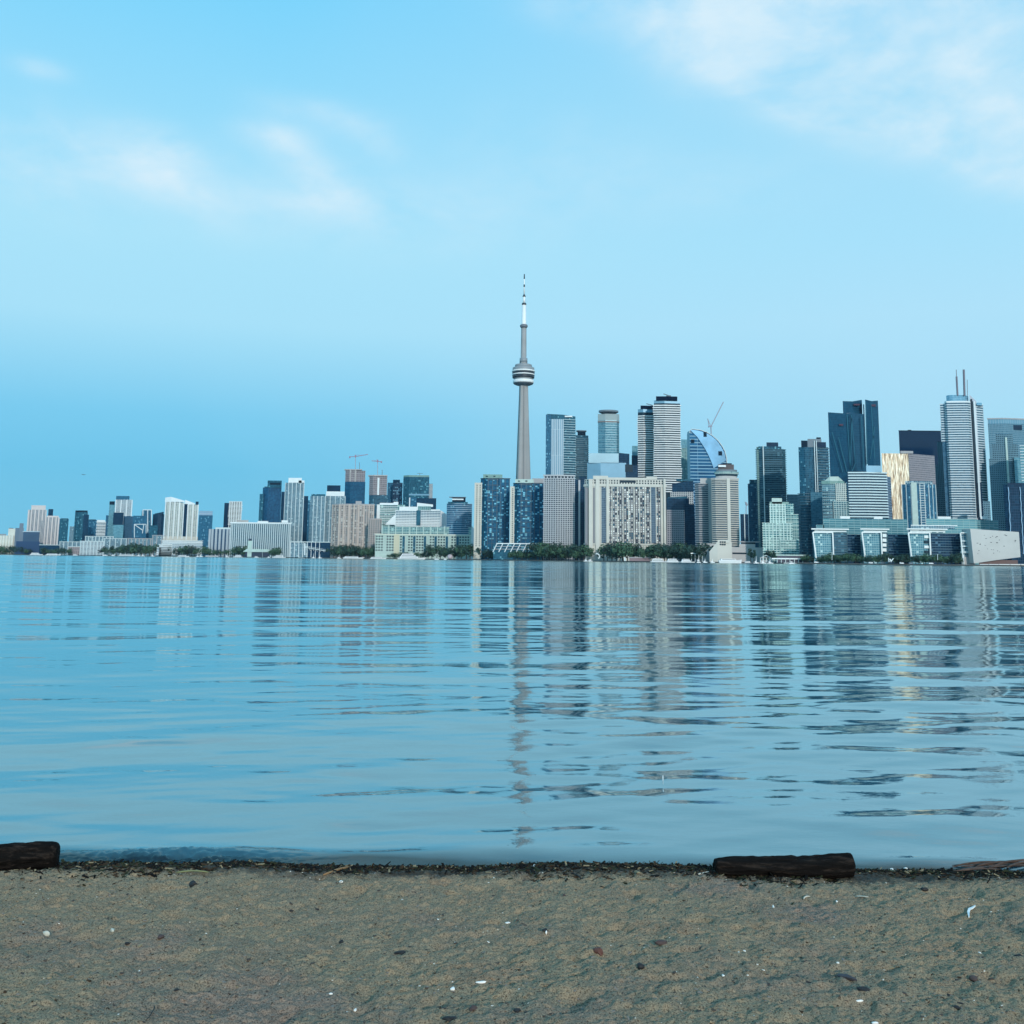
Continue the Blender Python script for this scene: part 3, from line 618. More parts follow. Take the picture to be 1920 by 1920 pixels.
B.slabs('floor_slab', [(693,8),(700,0),(726,4)], 895, PINKC, bot=928, step=4.8, out=1.1, thick=.9, dep=28); B.prism('work_platform', [(692,8),(702,0),(725,2)], 890.5, CONC, bot=893, dep=22, out=1.8); B.box('hoist_strip', 708, 711.5, 896, 928, WHITE, dy=-2.5, dep=3); B.bar('hoist_pole', (716.5, 891), (716.5, 881), 1.4, STEEL)
crane('small tower crane with a short jib over the lower unfinished tower', None, 708, 890, 864, 715, 697, 2610, 0)
B = simple('office_block', 'plain blue block beside the chequered black tower', 'building', 727, 738, 905, 2760, MIDG)
B = simple('glass_tower', 'black tower chequered with pale blue panes', 'building', 737, 755, 905, 2720, CELL, pents=((737,750,899.5,NAVY),))
B = Bld('office_tower', 'broad teal glass office box with an aerial on the roof', 'building', 781, 2640)
B.prism('facade', [(756.5,14),(767,0),(805,0)], 894, TEALG, dep=40); B.prism('roof_screen', [(757,14),(767,0),(804.5,0)], 891, GREENG, bot=894.2, dep=36, out=.3); B.prism('recessed_floor', (768, 804), 926, LBLUE, bot=929, dep=3, out=.6)
B.bar('aerial', (787, 891), (787, 887), .9, STEEL); B.bar('aerial_bar', (782, 887.5), (793, 887.5), .9, STEEL)
simple('apartment_tower', 'narrow strip of white striped flats behind the broad teal box', 'building', 804, 811.5, 907, 2760, WBAND)
B = simple('office_block', 'lower navy block at the foot of the broad teal box', 'building', 781, 818, 934, 2560, NAVG); B.prism('blue_wing', (768, 781), 933, MIDG, dep=26); B.prism('white_edge', (767.5, 769), 933, WHITE, dep=3, out=.3)
# brick towers
B = Bld('brick_apartments', 'wide pinkish brick apartment slab with columns of small windows and a little roof hut', 'building', 662, 2230)
fr = [(623,14),(636,0),(661,2),(663,-2),(702,0)]
B.prism('wall', fr, 946, BEIGE, dep=34); B.prism('roof_edge', fr, 944.5, PINKC, bot=946.2, dep=34, out=.6); B.prism('roof_hut', (667, 678), 939.5, PINKC, bot=944.7, dep=10); B.piers('pilaster', fr, 946, pmat('pale_brick', (.52,.43,.36), .85), n=10, width=2.4, out=.7, dep=34)
B.windows(fr, 948, 1022, 19, 22, .42, .5, [GLD, GLT, GLD, GLL], dep=34, out=.25)
B = Bld('brick_apartments', 'lower pinkish brick wing beside the wide brick slab', 'building', 702, 2180)
B.prism('wall', (691, 716), 973, BEIGE, dep=24); B.prism('roof_edge', (691, 716), 972, PINKC, bot=973.2, dep=24, out=.5); B.windows((691, 716), 975, 1026, 6, 14, .45, .5, [GLD, GLT], dep=24, out=.25)
# white sail roofed condos
B = Bld('glass_condos', 'white and green glazed flats behind the sail roofed condos', 'building', 733, 2290)
B.prism('facade', [(708,0),(760,4)], 946, GREEN1, dep=24); B.slabs('balcony', (708, 745), 946, WHITE, step=3.6, out=1.1, thick=1.0, dep=24, bot=985); B.prism('penthouse', (712, 738), 943, WHITE, bot=946.2, dep=16); B.prism('penthouse', (738, 747), 941, WHITE, bot=946.2, dep=14); B.prism('side_wall', (707.5, 712), 947, WHITE, dep=20, out=.8)
B = Bld('sail_roofed_condos', 'bright white stepped condos with triangular sail walls at both ends', 'building', 782, 2210)
B.prism('facade', [(742,0),(826,2)], 957, WBAND, dep=26); B.slabs('balcony', [(742,0),(826,2)], 957, WHITE, step=3.5, out=1.2, thick=1.1, dep=26, bot=988)
B.prism('penthouse', (749, 786), 950, WHITE, bot=957.2, dep=18); B.prism('penthouse', (782, 812), 943, WHITE, bot=950.2, dep=16, tops=[942.5,946]); B.prism('penthouse', (783, 825), 955, WHITE, bot=957.4, dep=20); B.prism('upper_floor', (784, 808), 949, GREEN1, bot=956.8, dep=17, out=.3)
B.prism('sail_wall', [(723,0),(742,0)], 970, WHITE, bot=984, tops=[982.5,963], dep=6, inset=.02); B.prism('sail_wall', [(826,-3),(838.5,20)], 965, pmat('sunlit_white', (.88,.87,.84), .5), bot=987, tops=[956.5,965], dep=6, inset=.02)  # eastern sail wall is whiter: its sunlit brightness is put into the colour
B.box('glazed_stair', 781, 789, 957, 985, GLT, dy=-1.6, dep=3)
B = Bld('terraced_glass_row', 'green glazed upper terraces above the long cream grid building', 'building', 797, 2155)
B.prism('facade', (716, 886), 988, GREEN1, dep=20); B.slabs('terrace_edge', (716, 886), 988, PALEG, step=4.5, out=.8, thick=.8, dep=20, bot=1003); B.piers('pale_bay', (716, 886), 986, PALEG, n=14, width=2.2, out=1.0, dep=20)
B = Bld('warehouse_apartments', 'long cream lakeside building with a regular grid of dark square windows', 'building', 796, 2120)
CRW = pmat('cream_grid_wall', (.42,.52,.46), .85, var=.07)
B.prism('wall', (704, 886), 1003, CRW, dep=26); B.prism('cornice', (704, 886), 1001.6, pmat('cornice_cream', (.70,.70,.58)), bot=1003.2, dep=26, out=.9)
B.windows((704, 886), 1004, 1035, 36, 6, .60, .52, [GLD, GLD, GLD], dep=26, out=.2, skip=lambda c, r: c % 8 in (3,)); B.prism('stair_tower', (740, 748), 1002, pmat('buff_stone', (.56,.53,.38), .85), dep=8, out=1.2)
for u in (757, 777, 797, 817, 838, 858): B.box('glazed_bay', u-2.2, u+2.2, 1006, 1036, TEALG, dy=-1.0, dep=3)
# dark banded round tower
B = Bld('banded_tower', 'rounded dark glass tower with pale floor bands west of the blue condos', 'building', 862, 2150)
fr = [(838,10),(845,3),(855,0),(866,0),(877,3),(885,10)]
B.prism('facade', fr, 944, MIDG, dep=22); B.slabs('floor_band', fr, 944, pmat('blue_grey_band', (.30,.40,.48), .4), step=3.9, out=.7, thick=1.1, dep=22); B.prism('upper_floor', (840, 877), 941, TEALG, bot=944.2, dep=20); B.prism('penthouse', (848, 873), 932.5, DARKC, bot=941.2, dep=16); B.prism('roof_plate', (842, 874), 931.5, STEEL, bot=932.8, dep=16); B.prism('white_stripe', (849, 868), 935, WHITE, bot=937.5, dep=3, out=.6)
simple('pale_gable', 'small bright white gable between the rounded tower and the blue condos', 'building', 884, 892, 990, 2110, WHITE, front=[(884,0),(892,0)])
# ================================================================== blue lakeside condos
DB = pmat('dark_teal_edge', (.01,.06,.10), .3)
for (lab, sl_, sr, stp, L, C, R, tp, pl, pr, pt, ptp, Y) in (
    ('glossy blue condo tower with a pale concrete flank, the taller of the two blue ones', 890, 904, 905, 902, 914, 956, 897, 906, 942, 889.5, 'a', 1960),
    ('glossy blue condo tower standing in front of the foot of the concrete tower', 957, 965, 912, 963, 975, 1021, 906, 966, 1001, 898.5, 'b', 1905)):
    B = Bld('blue_condo_tower', lab, 'building', (L+R)/2, Y, None)
    fr = [(L,10),(C,0),((C+R)/2,3),((C+R)/2+1,0),(R,2)]
    B.prism('facade', fr, tp, BLUEC, dep=30); B.prism('concrete_flank', (sl_, sr), stp, CREAM, dep=26)
    B.windows((sl_+1.5, sr-.5), stp+3, 1025, 2 if ptp == 'a' else 1, 32, .35, .45, [GLD], dep=26, out=.15)
    B.slabs('balcony', [(C,0),((C+R)/2,3)], tp+2, DB, step=9.5, out=1.4, thick=.7, dep=10); B.piers('dark_pier', fr, tp+1, DB, n=8, width=1.0, out=.7, dep=30)
    B.prism('roof_edge', fr, tp-.8, DB, bot=tp+.4, dep=30, out=1.1); p_ = B.prism('penthouse', (pl, pr), pt, PALEG if ptp == 'b' else GREENG, bot=tp-.6, dep=16)
    for u in (pl+5, pl+19): B.box('vent', u, u+4, pt+2.5, pt+4.5, GLD, dy=-.6, dep=2)
# white sloped frames terrace building in front of the second condo
B = Bld('terraced_hall', 'low dark hall crossed by white slanting frames below the blue condos', 'building', 970, 1885)
B.prism('hall', [(925,0),(1020,0)], 1020, TEALG, dep=20); B.bar('roof_beam', (931, 1019, -2), (1020, 1019.6, -2), 1.6, WHITE)
for u in (932, 943, 954, 965, 976, 988, 999, 1008): B.bar('slanting_frame', (u, 1019, -2), (u-8, 1035, -9), 1.2, WHITE)
for v in (1024.5, 1029.5): B.bar('cross_rail', (931-(v-1019)*.5, v, -5), (1003, v+.3, -5), .7, pmat('pale_rail', (.55,.5,.5)))
simple('grey_shed', 'small curved grey roof between the second blue condo and the gridded tower', 'building', 998, 1022, 897, 2150, PINKC, bot=None)
# gridded grey tower
B = Bld('gridded_tower', 'pale concrete gridded tower with a raised parapet, east of the blue condos', 'building', 1052, 1830)
fr = [(1020,5),(1043,0),(1077,4)]; GC = pmat('grid_concrete', (.46,.47,.48), .8, var=.06)
B.prism('wall', fr, 897, F_('gridded_core', (.02,.03,.04), (.09,.10,.12), (.05,.05,.06), 3.4, 3.2, .1, .1), dep=26); B.slabs('floor_band', fr, 896, GC, step=3.45, out=1.0, thick=1.45, dep=26)
B.piers('column', fr, 897, GC, n=14, width=1.15, out=1.15, dep=26); B.prism('parapet', fr, 890, GC, bot=892.6, dep=26, out=1.2); B.piers('parapet_pier', fr, 893, GC, n=10, width=1.8, out=1.1, bot=897, dep=26); B.prism('crown_core', fr, 892.8, GLD, bot=897.2, dep=22)
B.prism('east_slot', [(1077,6),(1088,8)], 899, NAVG, dep=20); B.prism('east_frame', [(1084.5,4),(1088,5)], 900, GC, dep=6)
simple('office_block', 'dark narrow office slot between the gridded tower and the wide cream slab', 'building', 1086, 1099, 894, 1900, NAVG)
# wide cream slab
B = Bld('cream_slab', 'very wide cream concrete apartment slab with bright blinds in its window columns', 'building', 1172, 1770)
CS = pmat('warm_cream_concrete', (.60,.58,.51), .8, var=.05, vscale=.04)
fr = [(1096,10),(1106,0),(1240,0),(1248,4)]
B.prism('wall', fr, 899, CS, dep=36); B.prism('roof_block', (1112, 1140), 892, CS, bot=899.2, dep=20); B.prism('roof_block', (1140, 1212), 895.5, CS, bot=899.2, dep=18); B.prism('roof_block', (1212, 1232), 893.5, CS, bot=899.2, dep=16); B.prism('roof_vent', (1163, 1191), 900.5, GLD, bot=905, dep=3, out=.4)
B.box('window_field', 1127, 1238, 913, 1019, pmat('recess_dark', (.11,.11,.12), .5, spec=.3), dy=-.35, dep=1)  # flat dark sheet behind the windows; its colour draws shaded recesses
B.windows([(1127,0),(1238,0)], 913, 1019, 26, 26, .58, .74, [GLD, GLL, pmat('bright_blinds', (.80,.82,.76), .5), pmat('grey_blinds', (.40,.42,.42)), GLT, pmat('beige_blinds', (.48,.46,.42))], dep=36, out=.55)
B.piers('white_column', [(1106,0),(1240,0)], 911, CS, n=14, width=1.5, out=1.2, dep=36, bot=1022)
B.prism('cornice', fr, 908.5, CS, bot=912.5, dep=36, out=1.4); B.windows(fr, 899.5, 908, 30, 2, .5, .6, [GLD], dep=36, out=.2, cap=60); B.prism('base_band', fr, 1019.5, CS, bot=1022, dep=36, out=1.5)
for (a, b_) in ((1104,1111), (1117,1124), (1137,1142), (1244,1248)): B.box('solid_fin', a, b_, 898, 1028 if a != 1117 else 1040, CS, dy=-2.6, dep=8)
for (a, b_) in ((1112,1116), (1097,1102)): B.box('window_strip', a, b_, 914, 1022, pmat('dark_grey_strip', (.16,.17,.19), .4), dy=-.9, dep=6)  # plain dark grey strips between the solid fins
for (a, b_) in ((1126,1136), (1219,1230)): B.box('window_strip', a, b_, 914, 1018, F_('strip_glass', (.05,.06,.10), (.18,.20,.25), (.3,.29,.3), 3.1, 2.4, .25, .2), dy=-.8, dep=6)
# dark office pair
B = Bld('dark_office', 'navy office with a slanted glass crown above a band of white windows', 'building', 1279, 2000)
B.prism('facade', [(1257,4),(1300,0)], 922, F_('white_grid_dark', (.01,.04,.07), (.03,.09,.14), (.52,.52,.50), 3.6, 3.6, .4, .4), dep=30); B.prism('crown', [(1260,4),(1300,0)], 901, NAVG, bot=922.2, tops=[907,900], dep=24); B.prism('crown_top', (1268, 1300), 899, TEALG, bot=902, dep=16)
B = Bld('dark_office', 'office with a deep navy glazed top and pale gridded lower floors', 'building', 1276, 1800)
B.prism('facade', [(1250,3),(1283,0)], 956, F_('lilac_grid', (.01,.03,.05), (.03,.07,.10), (.36,.35,.38), 3.7, 3.4, .45, .42), dep=28); B.prism('glass_stair', (1283, 1302), 945, NAVG, dep=26)
B.prism('crown', [(1250,3),(1292,0)], 934, NAVG, bot=956.2, dep=24); B.prism('crown_roof', [(1252,3),(1289,0)], 930.5, TEALG, bot=934.2, tops=[932.5,930.5], dep=20)
# twin hotel towers
HC = pmat('hotel_concrete', (.48,.46,.44), .8, var=.06, vscale=.05)
B = Bld('hotel_tower', 'pinkish concrete hotel tower with floor bands, the plain topped western twin', 'building', 1318, 1700)
fr = [(1303,8),(1310,0),(1328,0)]
B.prism('facade', fr, 907, F_('hotel_core', (.04,.05,.07), (.20,.21,.24), (.12,.12,.13), 3.3, 2.6, .1, .2), dep=26); B.slabs('floor_band', fr, 906, PINKC, step=3.5, out=.8, thick=1.5, dep=26); B.prism('solid_core', (1312, 1334), 896.5, HC, dep=14, out=-.5); B.prism('solid_core', (1328, 1335), 897, HC, dep=20, out=.6)
B = Bld('hotel_tower', 'concrete hotel tower topped by a round restaurant deck, the eastern twin', 'building', 1361, 1660)
fr = [(1334,5),(1341,0),(1364,0),(1368,0),(1384,4)]
B.prism('facade', fr, 897, F_('hotel_core', (.04,.05,.07), (.20,.21,.24), (.12,.12,.13), 3.3, 2.6, .1, .2), dep=26); B.slabs('floor_band', fr, 899, pmat('cream_band', (.56,.52,.44), .8), step=3.4, out=.8, thick=1.5, dep=26); B.box('solid_fin', 1362.5, 1368.5, 897, 1018, CS, dy=-1.8, dep=6); B.prism('roof_edge', fr, 896, HC, bot=898.6, dep=26, out=1.0)
B.prism('deck_floor', arc(1342, 1382, 10), 892, HC, bot=896.2, dep=14); B.prism('deck_glazing', arc(1341, 1383, 10), 884, GLD, bot=892.2, dep=14); B.prism('deck_rim', arc(1340, 1384, 10), 884, F_('deck_rim', (.25,.3,.28), (.6,.62,.5), (.45,.47,.42), 8, 3, .1, .1), bot=888.5, dep=15, out=.8); B.prism('deck_roof', arc(1342, 1382, 9), 880, STEEL, bot=884.2, dep=14)
B.prism('sign_box', [(1346,3),(1364,0),(1376,3)], 870.5, pmat('brown_box', (.10,.08,.08)), bot=880.2, dep=8); B.box('white_sign', 1347, 1361, 872, 875.5, WHITE, dy=-2, dep=1.5); B.box('roof_hut', 1356, 1372, 868.5, 871, DARKC, dy=2, dep=5)
# hotel podium and lakeside concrete block
B = Bld('hotel_podium', 'low beige terraces with long slot windows at the foot of the hotel twins', 'building', 1375, 1610)
B.prism('terrace', (1308, 1434), 1026, HC, dep=26); B.prism('terrace', (1312, 1345), 1019, HC, bot=1026.2, dep=20); B.prism('terrace', (1386, 1416), 1020, HC, bot=1026.2, dep=20); B.prism('slot_window', (1374, 1399), 1036, GLD, bot=1039, dep=3, out=.3); B.prism('slot_window', (1316, 1330), 1021, GLD, bot=1023, dep=3, out=.4); B.prism('roof_strip', (1386, 1424), 1015, PINKC, bot=1017, dep=14, out=.5)
B.prism('roof_pavilion', (1392, 1416), 1016.8, GLD, bot=1020.2, dep=12)
B = Bld('concrete_pavilion', 'angular pale concrete block with a small square window group on the quay', 'building', 1350, 1575)
B.prism('wall', [(1330,3),(1345,0),(1372,2)], 1024, CS, tops=[1034,1016,1016], dep=12); B.prism('upper_wall', [(1345,0),(1368,0)], 1012, CS, bot=1018, tops=[1012,1012], dep=10, out=-.3); B.windows([(1349,0),(1361,0)], 1014, 1023, 3, 2, .7, .6, [GLD], out=.6)
# ================================================================== behind, centre right
B = Bld('glass_tower', 'tall slab with a white slatted panel beside teal balconies, first east of the concrete tower', 'building', 1053, 2350)
B.prism('facade', [(1026,0),(1056,0),(1079,6)], 778, TEALG, tops=[776,777.5,781], dep=40); B.prism('slatted_panel', (1031, 1054), 786, F_('slat_white', (.16,.26,.32), (.34,.44,.50), (.54,.64,.68), 60, 4.2, .01, .45, .5, .3, .1), dep=6, out=2.2)
B.slabs('balcony', [(1057,0),(1079,6)], 786, pmat('teal_band', (.35,.52,.56), .4), step=5.6, out=1.5, thick=1.3, dep=30, jit=.5, sub=6); B.prism('roof_screen', (1060, 1072), 779.5, WHITE, bot=782, dep=6, out=1.0); B.prism('west_strip', (1026, 1031), 777.5, MIDG, dep=6, out=2.6)
B = Bld('banded_tower', 'slim dark banded tower with a flat hat roof beside the slatted slab', 'building', 1091, 2400)
fr = [(1079,0),(1094,0),(1103,6)]; B.prism('facade', fr, 816, DKBAND, dep=26); B.slabs('balcony', fr, 822, BALD, step=4.4, out=1.2, thick=1.3, dep=26, bot=905); B.prism('hat_roof', arc(1081, 1099, 8), 806.5, STEEL, bot=808.5, dep=14, out=1); B.prism('penthouse', (1083, 1098), 808.2, DARKC, bot=816.2, dep=14)
B = Bld('round_hat_tower', 'glossy round cornered tower under a wide flat disc roof', 'building', 1141, 2330)
fr = [(1121.5,6),(1135,0),(1156,1),(1160.5,6)]
B.prism('facade', fr, 789, F_('bronze_glass', (.04,.16,.22), (.26,.46,.48), (.22,.36,.40), 3.6, 3, .22, .06, .5, .1, .6), dep=30); B.slabs('floor_band', fr, 788, pmat('silver_band', (.20,.32,.36), .3, metal=.5), step=5.4, out=.7, thick=1.2, dep=30, bot=850)
B.prism('bronze_collar', fr, 776, pmat('silver_screen', (.30,.38,.38), .6), bot=790.4, dep=30, out=.6); B.prism('red_line', fr, 790, pmat('rust_line', (.16,.08,.07), .5), bot=791.6, dep=30, out=1.0); B.prism('neck', (1130, 1152), 771, GLD, bot=776.2, dep=14); B.prism('disc_roof', arc(1122.5, 1159.5, 20, 13, -8), 768, STEEL, bot=771.2, dep=30, inset=.2)
B = Bld('office_block', 'boxy pale blue office with plain wide walls behind the cream slab', 'building', 1146, 2150)
B.prism('upper_box', [(1104,0),(1160,0)], 850, pmat('ice_blue_wall', (.30,.48,.55), .4, metal=.1, var=.1, vscale=.02), bot=868.2, dep=30); B.prism('dark_wing', [(1160,0),(1180,6)], 850, NAVG, bot=870, dep=20, tops=[849,851]); B.prism('lower_box', [(1101,4),(1126,0),(1174,0)], 867.5, LBLUE, dep=36); B.prism('east_box', (1173, 1196), 872, NAVG, dep=30); B.prism('front_box', (1128, 1150), 884, LBLUE, dep=6, out=1.5); B.prism('dark_panel', (1173, 1186), 871, GLD, bot=885, dep=4, out=.6)
simple('glass_tower', 'pale teal sliver tower beside the lower white wavy tower', 'building', 1185, 1197, 836, 2500, TEALL, bot=None).prism('dark_lower', (1185, 1197), 854, NAVG, dep=6, out=.6)
# white wavy twins
WG = F_('wavy_core', (.005,.015,.025), (.02,.05,.07), (.02,.04,.05), 3.1, 4, .15, .1)
WB = pmat('white_balcony', (.74,.76,.74), .5)
B = Bld('wavy_balcony_tower', 'white wavy balconied tower with a black cap, shorter of the pair', 'building', 1211, 2280)
fr = [(1196,4),(1206,0),(1228,2)]; B.prism('facade', fr, 773, WG, dep=34); B.slabs('balcony', fr, 779, WB, step=4.9, out=2.1, thick=2.3, jit=.8, sub=5, dep=34, maxn=60, bot=900); B.prism('glass_top', fr, 767, LBLUE, bot=773.1, dep=34); B.prism('cap', (1201, 1225), 760.5, pmat('black_cap', (.004,.010,.03), .9, spec=.05), bot=767.2, dep=22); B.bar('window_cleaning_arm', (1212, 757), (1224, 760), 1.6, STEEL)
B = Bld('wavy_balcony_tower', 'white wavy balconied tower with a black cap, taller of the pair', 'building', 1252, 2230)
fr = [(1226,4),(1246,0),(1275,3)]; B.prism('facade', fr, 756, WG, dep=38); B.slabs('balcony', fr, 759, WB, step=4.9, out=2.2, thick=2.3, jit=.8, sub=5, dep=38, maxn=70, bot=925); B.prism('glass_top', fr, 750.5, LBLUE, bot=756.1, dep=38); B.prism('cap', [(1230,0),(1251,-2),(1270,0)], 743, pmat('black_cap', (.004,.010,.03), .9, spec=.05), bot=751, dep=24); B.bar('window_cleaning_arm', (1244, 738.5), (1258, 743), 1.7, STEEL); B.box('roof_box', 1250, 1258, 741, 743.5, STEEL, dy=5, dep=6)
B = Bld('glass_tower', 'pale teal tower filling the gap between the wavy pair and the curved tower', 'building', 1290, 2400)
B.prism('facade', (1277, 1297), 824, TEALL, dep=30); B.prism('banded_lower', (1278, 1304), 840, GREEN1, dep=20, out=4)
# curved sail tower
B = Bld('curved_tower', 'blue tower with a roof that sweeps down in a curve like a sail', 'building', 1328, 2250)
prof = [(1293,812),(1293.5,807),(1297,804.5),(1304,805),(1314,806.5),(1325,810.5),(1336,817),(1346,826),(1353,835),(1359,846),(1362,858),(1363,870)]
ptsW = [P(u, v, 2250) for u, v in prof]; zb = G; zb2 = P(1328, 905, 2250).z
V = []; n = len(ptsW); Y0 = 2250
for dy in (0, 34):
    V += [(p.x-B.org[0], Y0+dy-B.org[1], p.z-G) for p in ptsW] + [(ptsW[-1].x-B.org[0], dy, 0), (ptsW[0].x-B.org[0], dy, 0)]
m = n+2; Fc = [tuple(range(m-1, -1, -1)), tuple(range(m, 2*m))]; U = [(V[i][0]+200, V[i][2]) for i in range(m-1, -1, -1)] + [(V[m+i][0]+200, V[m+i][2]) for i in range(m)]; fm = [0, 0]
for i in range(m):
    j = (i+1) % m; Fc.append((i, j, m+j, m+i)); fm.append(1); U += [(0, V[i][2]), (0, V[j][2]), (30, V[j][2]), (30, V[i][2])]
mesh_obj('facade', V, Fc, [F_('sail_glass', (.01,.08,.17), (.05,.20,.34), (.26,.46,.58), 7.2, 60, .28, .01, .5), LBLUE], B.root, U, fmat=fm)
cx = [1293.8,1300,1308,1316,1323,1329,1334,1338]; cv = [806,812,820,832,843,855,866,878]      # pale glazed inner curve
V = []; nn = 0
inner = [P(u, v, 2247.5) for u, v in zip(cx, cv)]; outer_ = [P(u, v+1, 2247.5) for u, v in ((1297,805),(1310,806.5),(1325,811),(1337,818.5),(1346,827.5),(1352.5,837),(1358,848),(1361.5,862))]
Vv = [(p.x-B.org[0], -2.5, p.z-G) for p in inner+outer_] + [(p.x-B.org[0], .2, p.z-G) for p in inner+outer_]
k = len(inner); Fc = []
for i in range(k-1): Fc += [(i, i+1, k+i+1, k+i), (2*k+i+1, 2*k+i, 3*k+i, 3*k+i+1), (k+i, k+i+1, 3*k+i+1, 3*k+i), (i+1, i, 2*k+i, 2*k+i+1)]
mesh_obj('curved_roof_glass', Vv, Fc, pmat('roof_glass', (.14,.32,.48), .25, metal=.4, var=.3, vscale=.02), B.root)
for i in range(n-1): bar3('white_edge', Vector((ptsW[i].x-B.org[0], -1.2, ptsW[i].z-G)), Vector((ptsW[i+1].x-B.org[0], -1.2, ptsW[i+1].z-G)), 1.5, BALC, B.root)
B.box('roof_slot', 1319, 1325, 810, 819, DARKC, dy=-3, dep=2); B.box('dark_window', 1347, 1354, 846, 854, DARKC, dy=-3, dep=2); B.box('dark_window', 1296, 1302, 824, 830, DARKC, dy=-3, dep=2)
c_ = Bld('tower_crane', 'luffing crane with a steeply raised jib above the curved sail tower', 'crane', 1333, 2300, z=P(1333, 815, 2300).z)
cm = pmat('crane_grey', (.28,.30,.36), .6)
c_.bar('mast', (1333.5, 816), (1333, 799), 2.2, cm); c_.bar('jib', (1333, 800), (1356.5, 753.5), 2.0, cm); c_.bar('cab', (1328, 800), (1335, 798.5), 3.6, cm); c_.bar('a_frame', (1330, 800), (1327, 785), 1.8, cm); c_.bar('tie', (1327, 785), (1333, 799), .8, cm)
# ================================================================== right of the hotel
B = Bld('banded_tower', 'tall dark tower of wraparound balconies with a white corner line and a black roof box', 'building', 1446, 1900)
fr = [(1418,8),(1430,0),(1466,0),(1472,6)]; B.prism('facade', fr, 842, DKBAND, dep=30); B.slabs('balcony', fr, 842, pmat('slate_edge', (.05,.14,.18), .7), step=4.0, out=1.9, thick=1.0, dep=30, maxn=60); B.prism('upper_floor', (1422, 1465), 837, TEALG, bot=842.2, dep=24); B.prism('penthouse', (1437, 1459), 829.5, NAVY, bot=837.2, dep=12); B.box('white_corner_line', 1430, 1431.6, 836, 1040, BALC, dy=-3.2, dep=2)
B.box('teal_edge', 1419, 1424, 838, 1040, GREENG, dy=5, dep=3)
B = simple('glass_tower', 'mid blue block tucked against the tall dark balconied tower', 'building', 1402, 1420, 907, 1950, MIDG); B.prism('penthouse', (1405, 1420), 899.5, TEALG, bot=907.2, dep=14); B.slabs('pale_band', (1402, 1420), 990, BALC, step=22, out=.8, thick=1, bot=920)
B = simple('office_block', 'low navy glass block just east of the hotel twins', 'building', 1388, 1403, 964, 1800, NAVG); B.box('white_fin', 1395, 1396.6, 963, 1014, BALC, dy=-1, dep=2); 
crane('tiny distant crane beside the mid blue block', None, 1399, 965, 944, 1400.5, 1397, 2300, 3, cm)
# distant block
simple('office_block', 'hazy grey block far behind, between two tall dark balconied towers', 'building', 1475, 1500, 927, 2600, STONEG)
# green-white condos
PG = pmat('mint_frame', (.58,.74,.68), .5)
B = Bld('stepped_condo', 'mint and white framed condo stepping down towards the lake with a pale rooftop house', 'building', 1461, 1560)
B.prism('facade', (1443, 1472), 945, GREEN1, dep=24); B.piers('mint_frame', (1443, 1472), 944.5, PG, n=6, width=1.2, out=1.0, dep=24); B.slabs('mint_band', (1443, 1472), 945, PG, step=3.6, out=.7, thick=.9, dep=24); B.prism('step', (1434, 1481), 981, GREEN1, dep=20, out=2.5); B.piers('mint_frame', (1434, 1481), 981, PG, n=8, width=1.0, out=3.6, back=-2.6, dep=20); B.slabs('mint_band', (1434, 1481), 980.5, PG, step=3.6, out=3.2, thick=.9, dep=20)
B.prism('step', (1470, 1491), 1013, GREEN1, dep=16, out=4.5); B.slabs('mint_band', (1470, 1491), 1012.5, PG, step=3.4, out=5.1, thick=.9, dep=16); B.prism('penthouse', (1447, 1466), 934, PALEG, bot=945.2, dep=14); B.prism('penthouse', (1443, 1479), 941, GREENG, bot=945.3, dep=12)
B = Bld('glass_condo', 'teal glazed condo wing right behind the mint framed condo', 'building', 1486, 1640)
B.prism('facade', (1472, 1488), 944, GREEN1, dep=20); B.prism('step', (1484, 1496), 965, GREEN1, dep=20, out=.6); B.slabs('floor_band', (1472, 1496), 964, PALEG, step=5.5, out=.9, thick=.9, dep=20)
# tall dark glass at 1497
B = Bld('glass_tower', 'tall narrow dark glass tower with a double white line and stepped roof', 'building', 1524, 1760)
fr = [(1497,6),(1509,0),(1553,3)]; B.prism('facade', fr, 838, F_('ink_glass', (.008,.05,.08), (.05,.17,.23), (.04,.13,.18), 3.3, 2.8, .22, .14, .5), dep=26); B.slabs('balcony', [(1531,0),(1553,3)], 840, BALD, step=4.6, out=1.2, thick=.9, dep=12, bot=925); B.slabs('balcony', fr, 925, pmat('ink_edge', (.05,.13,.18), .4), step=4.6, out=1.4, thick=.9, dep=26)
B.box('white_line', 1526, 1527.4, 826, 925, BALC, dy=-2, dep=2); B.box('white_line', 1530, 1531.2, 826, 925, BALC, dy=-2, dep=2); B.prism('penthouse', (1502, 1514), 826, DARKC, bot=838.2, dep=14); B.prism('crown', (1514, 1540), 823, STEEL, bot=838.3, dep=12); B.prism('penthouse', (1530, 1548), 829, NAVY, bot=838.4, dep=13, out=.5); B.box('roof_box', 1532, 1539, 820, 823.4, DARKC, dy=4, dep=5)
B.prism('front_wing', (1524, 1541), 923, F_('pale_ink', (.05,.15,.20), (.15,.30,.36), (.12,.24,.28), 3.3, 2.6, .2, .1), dep=6, out=2.8)
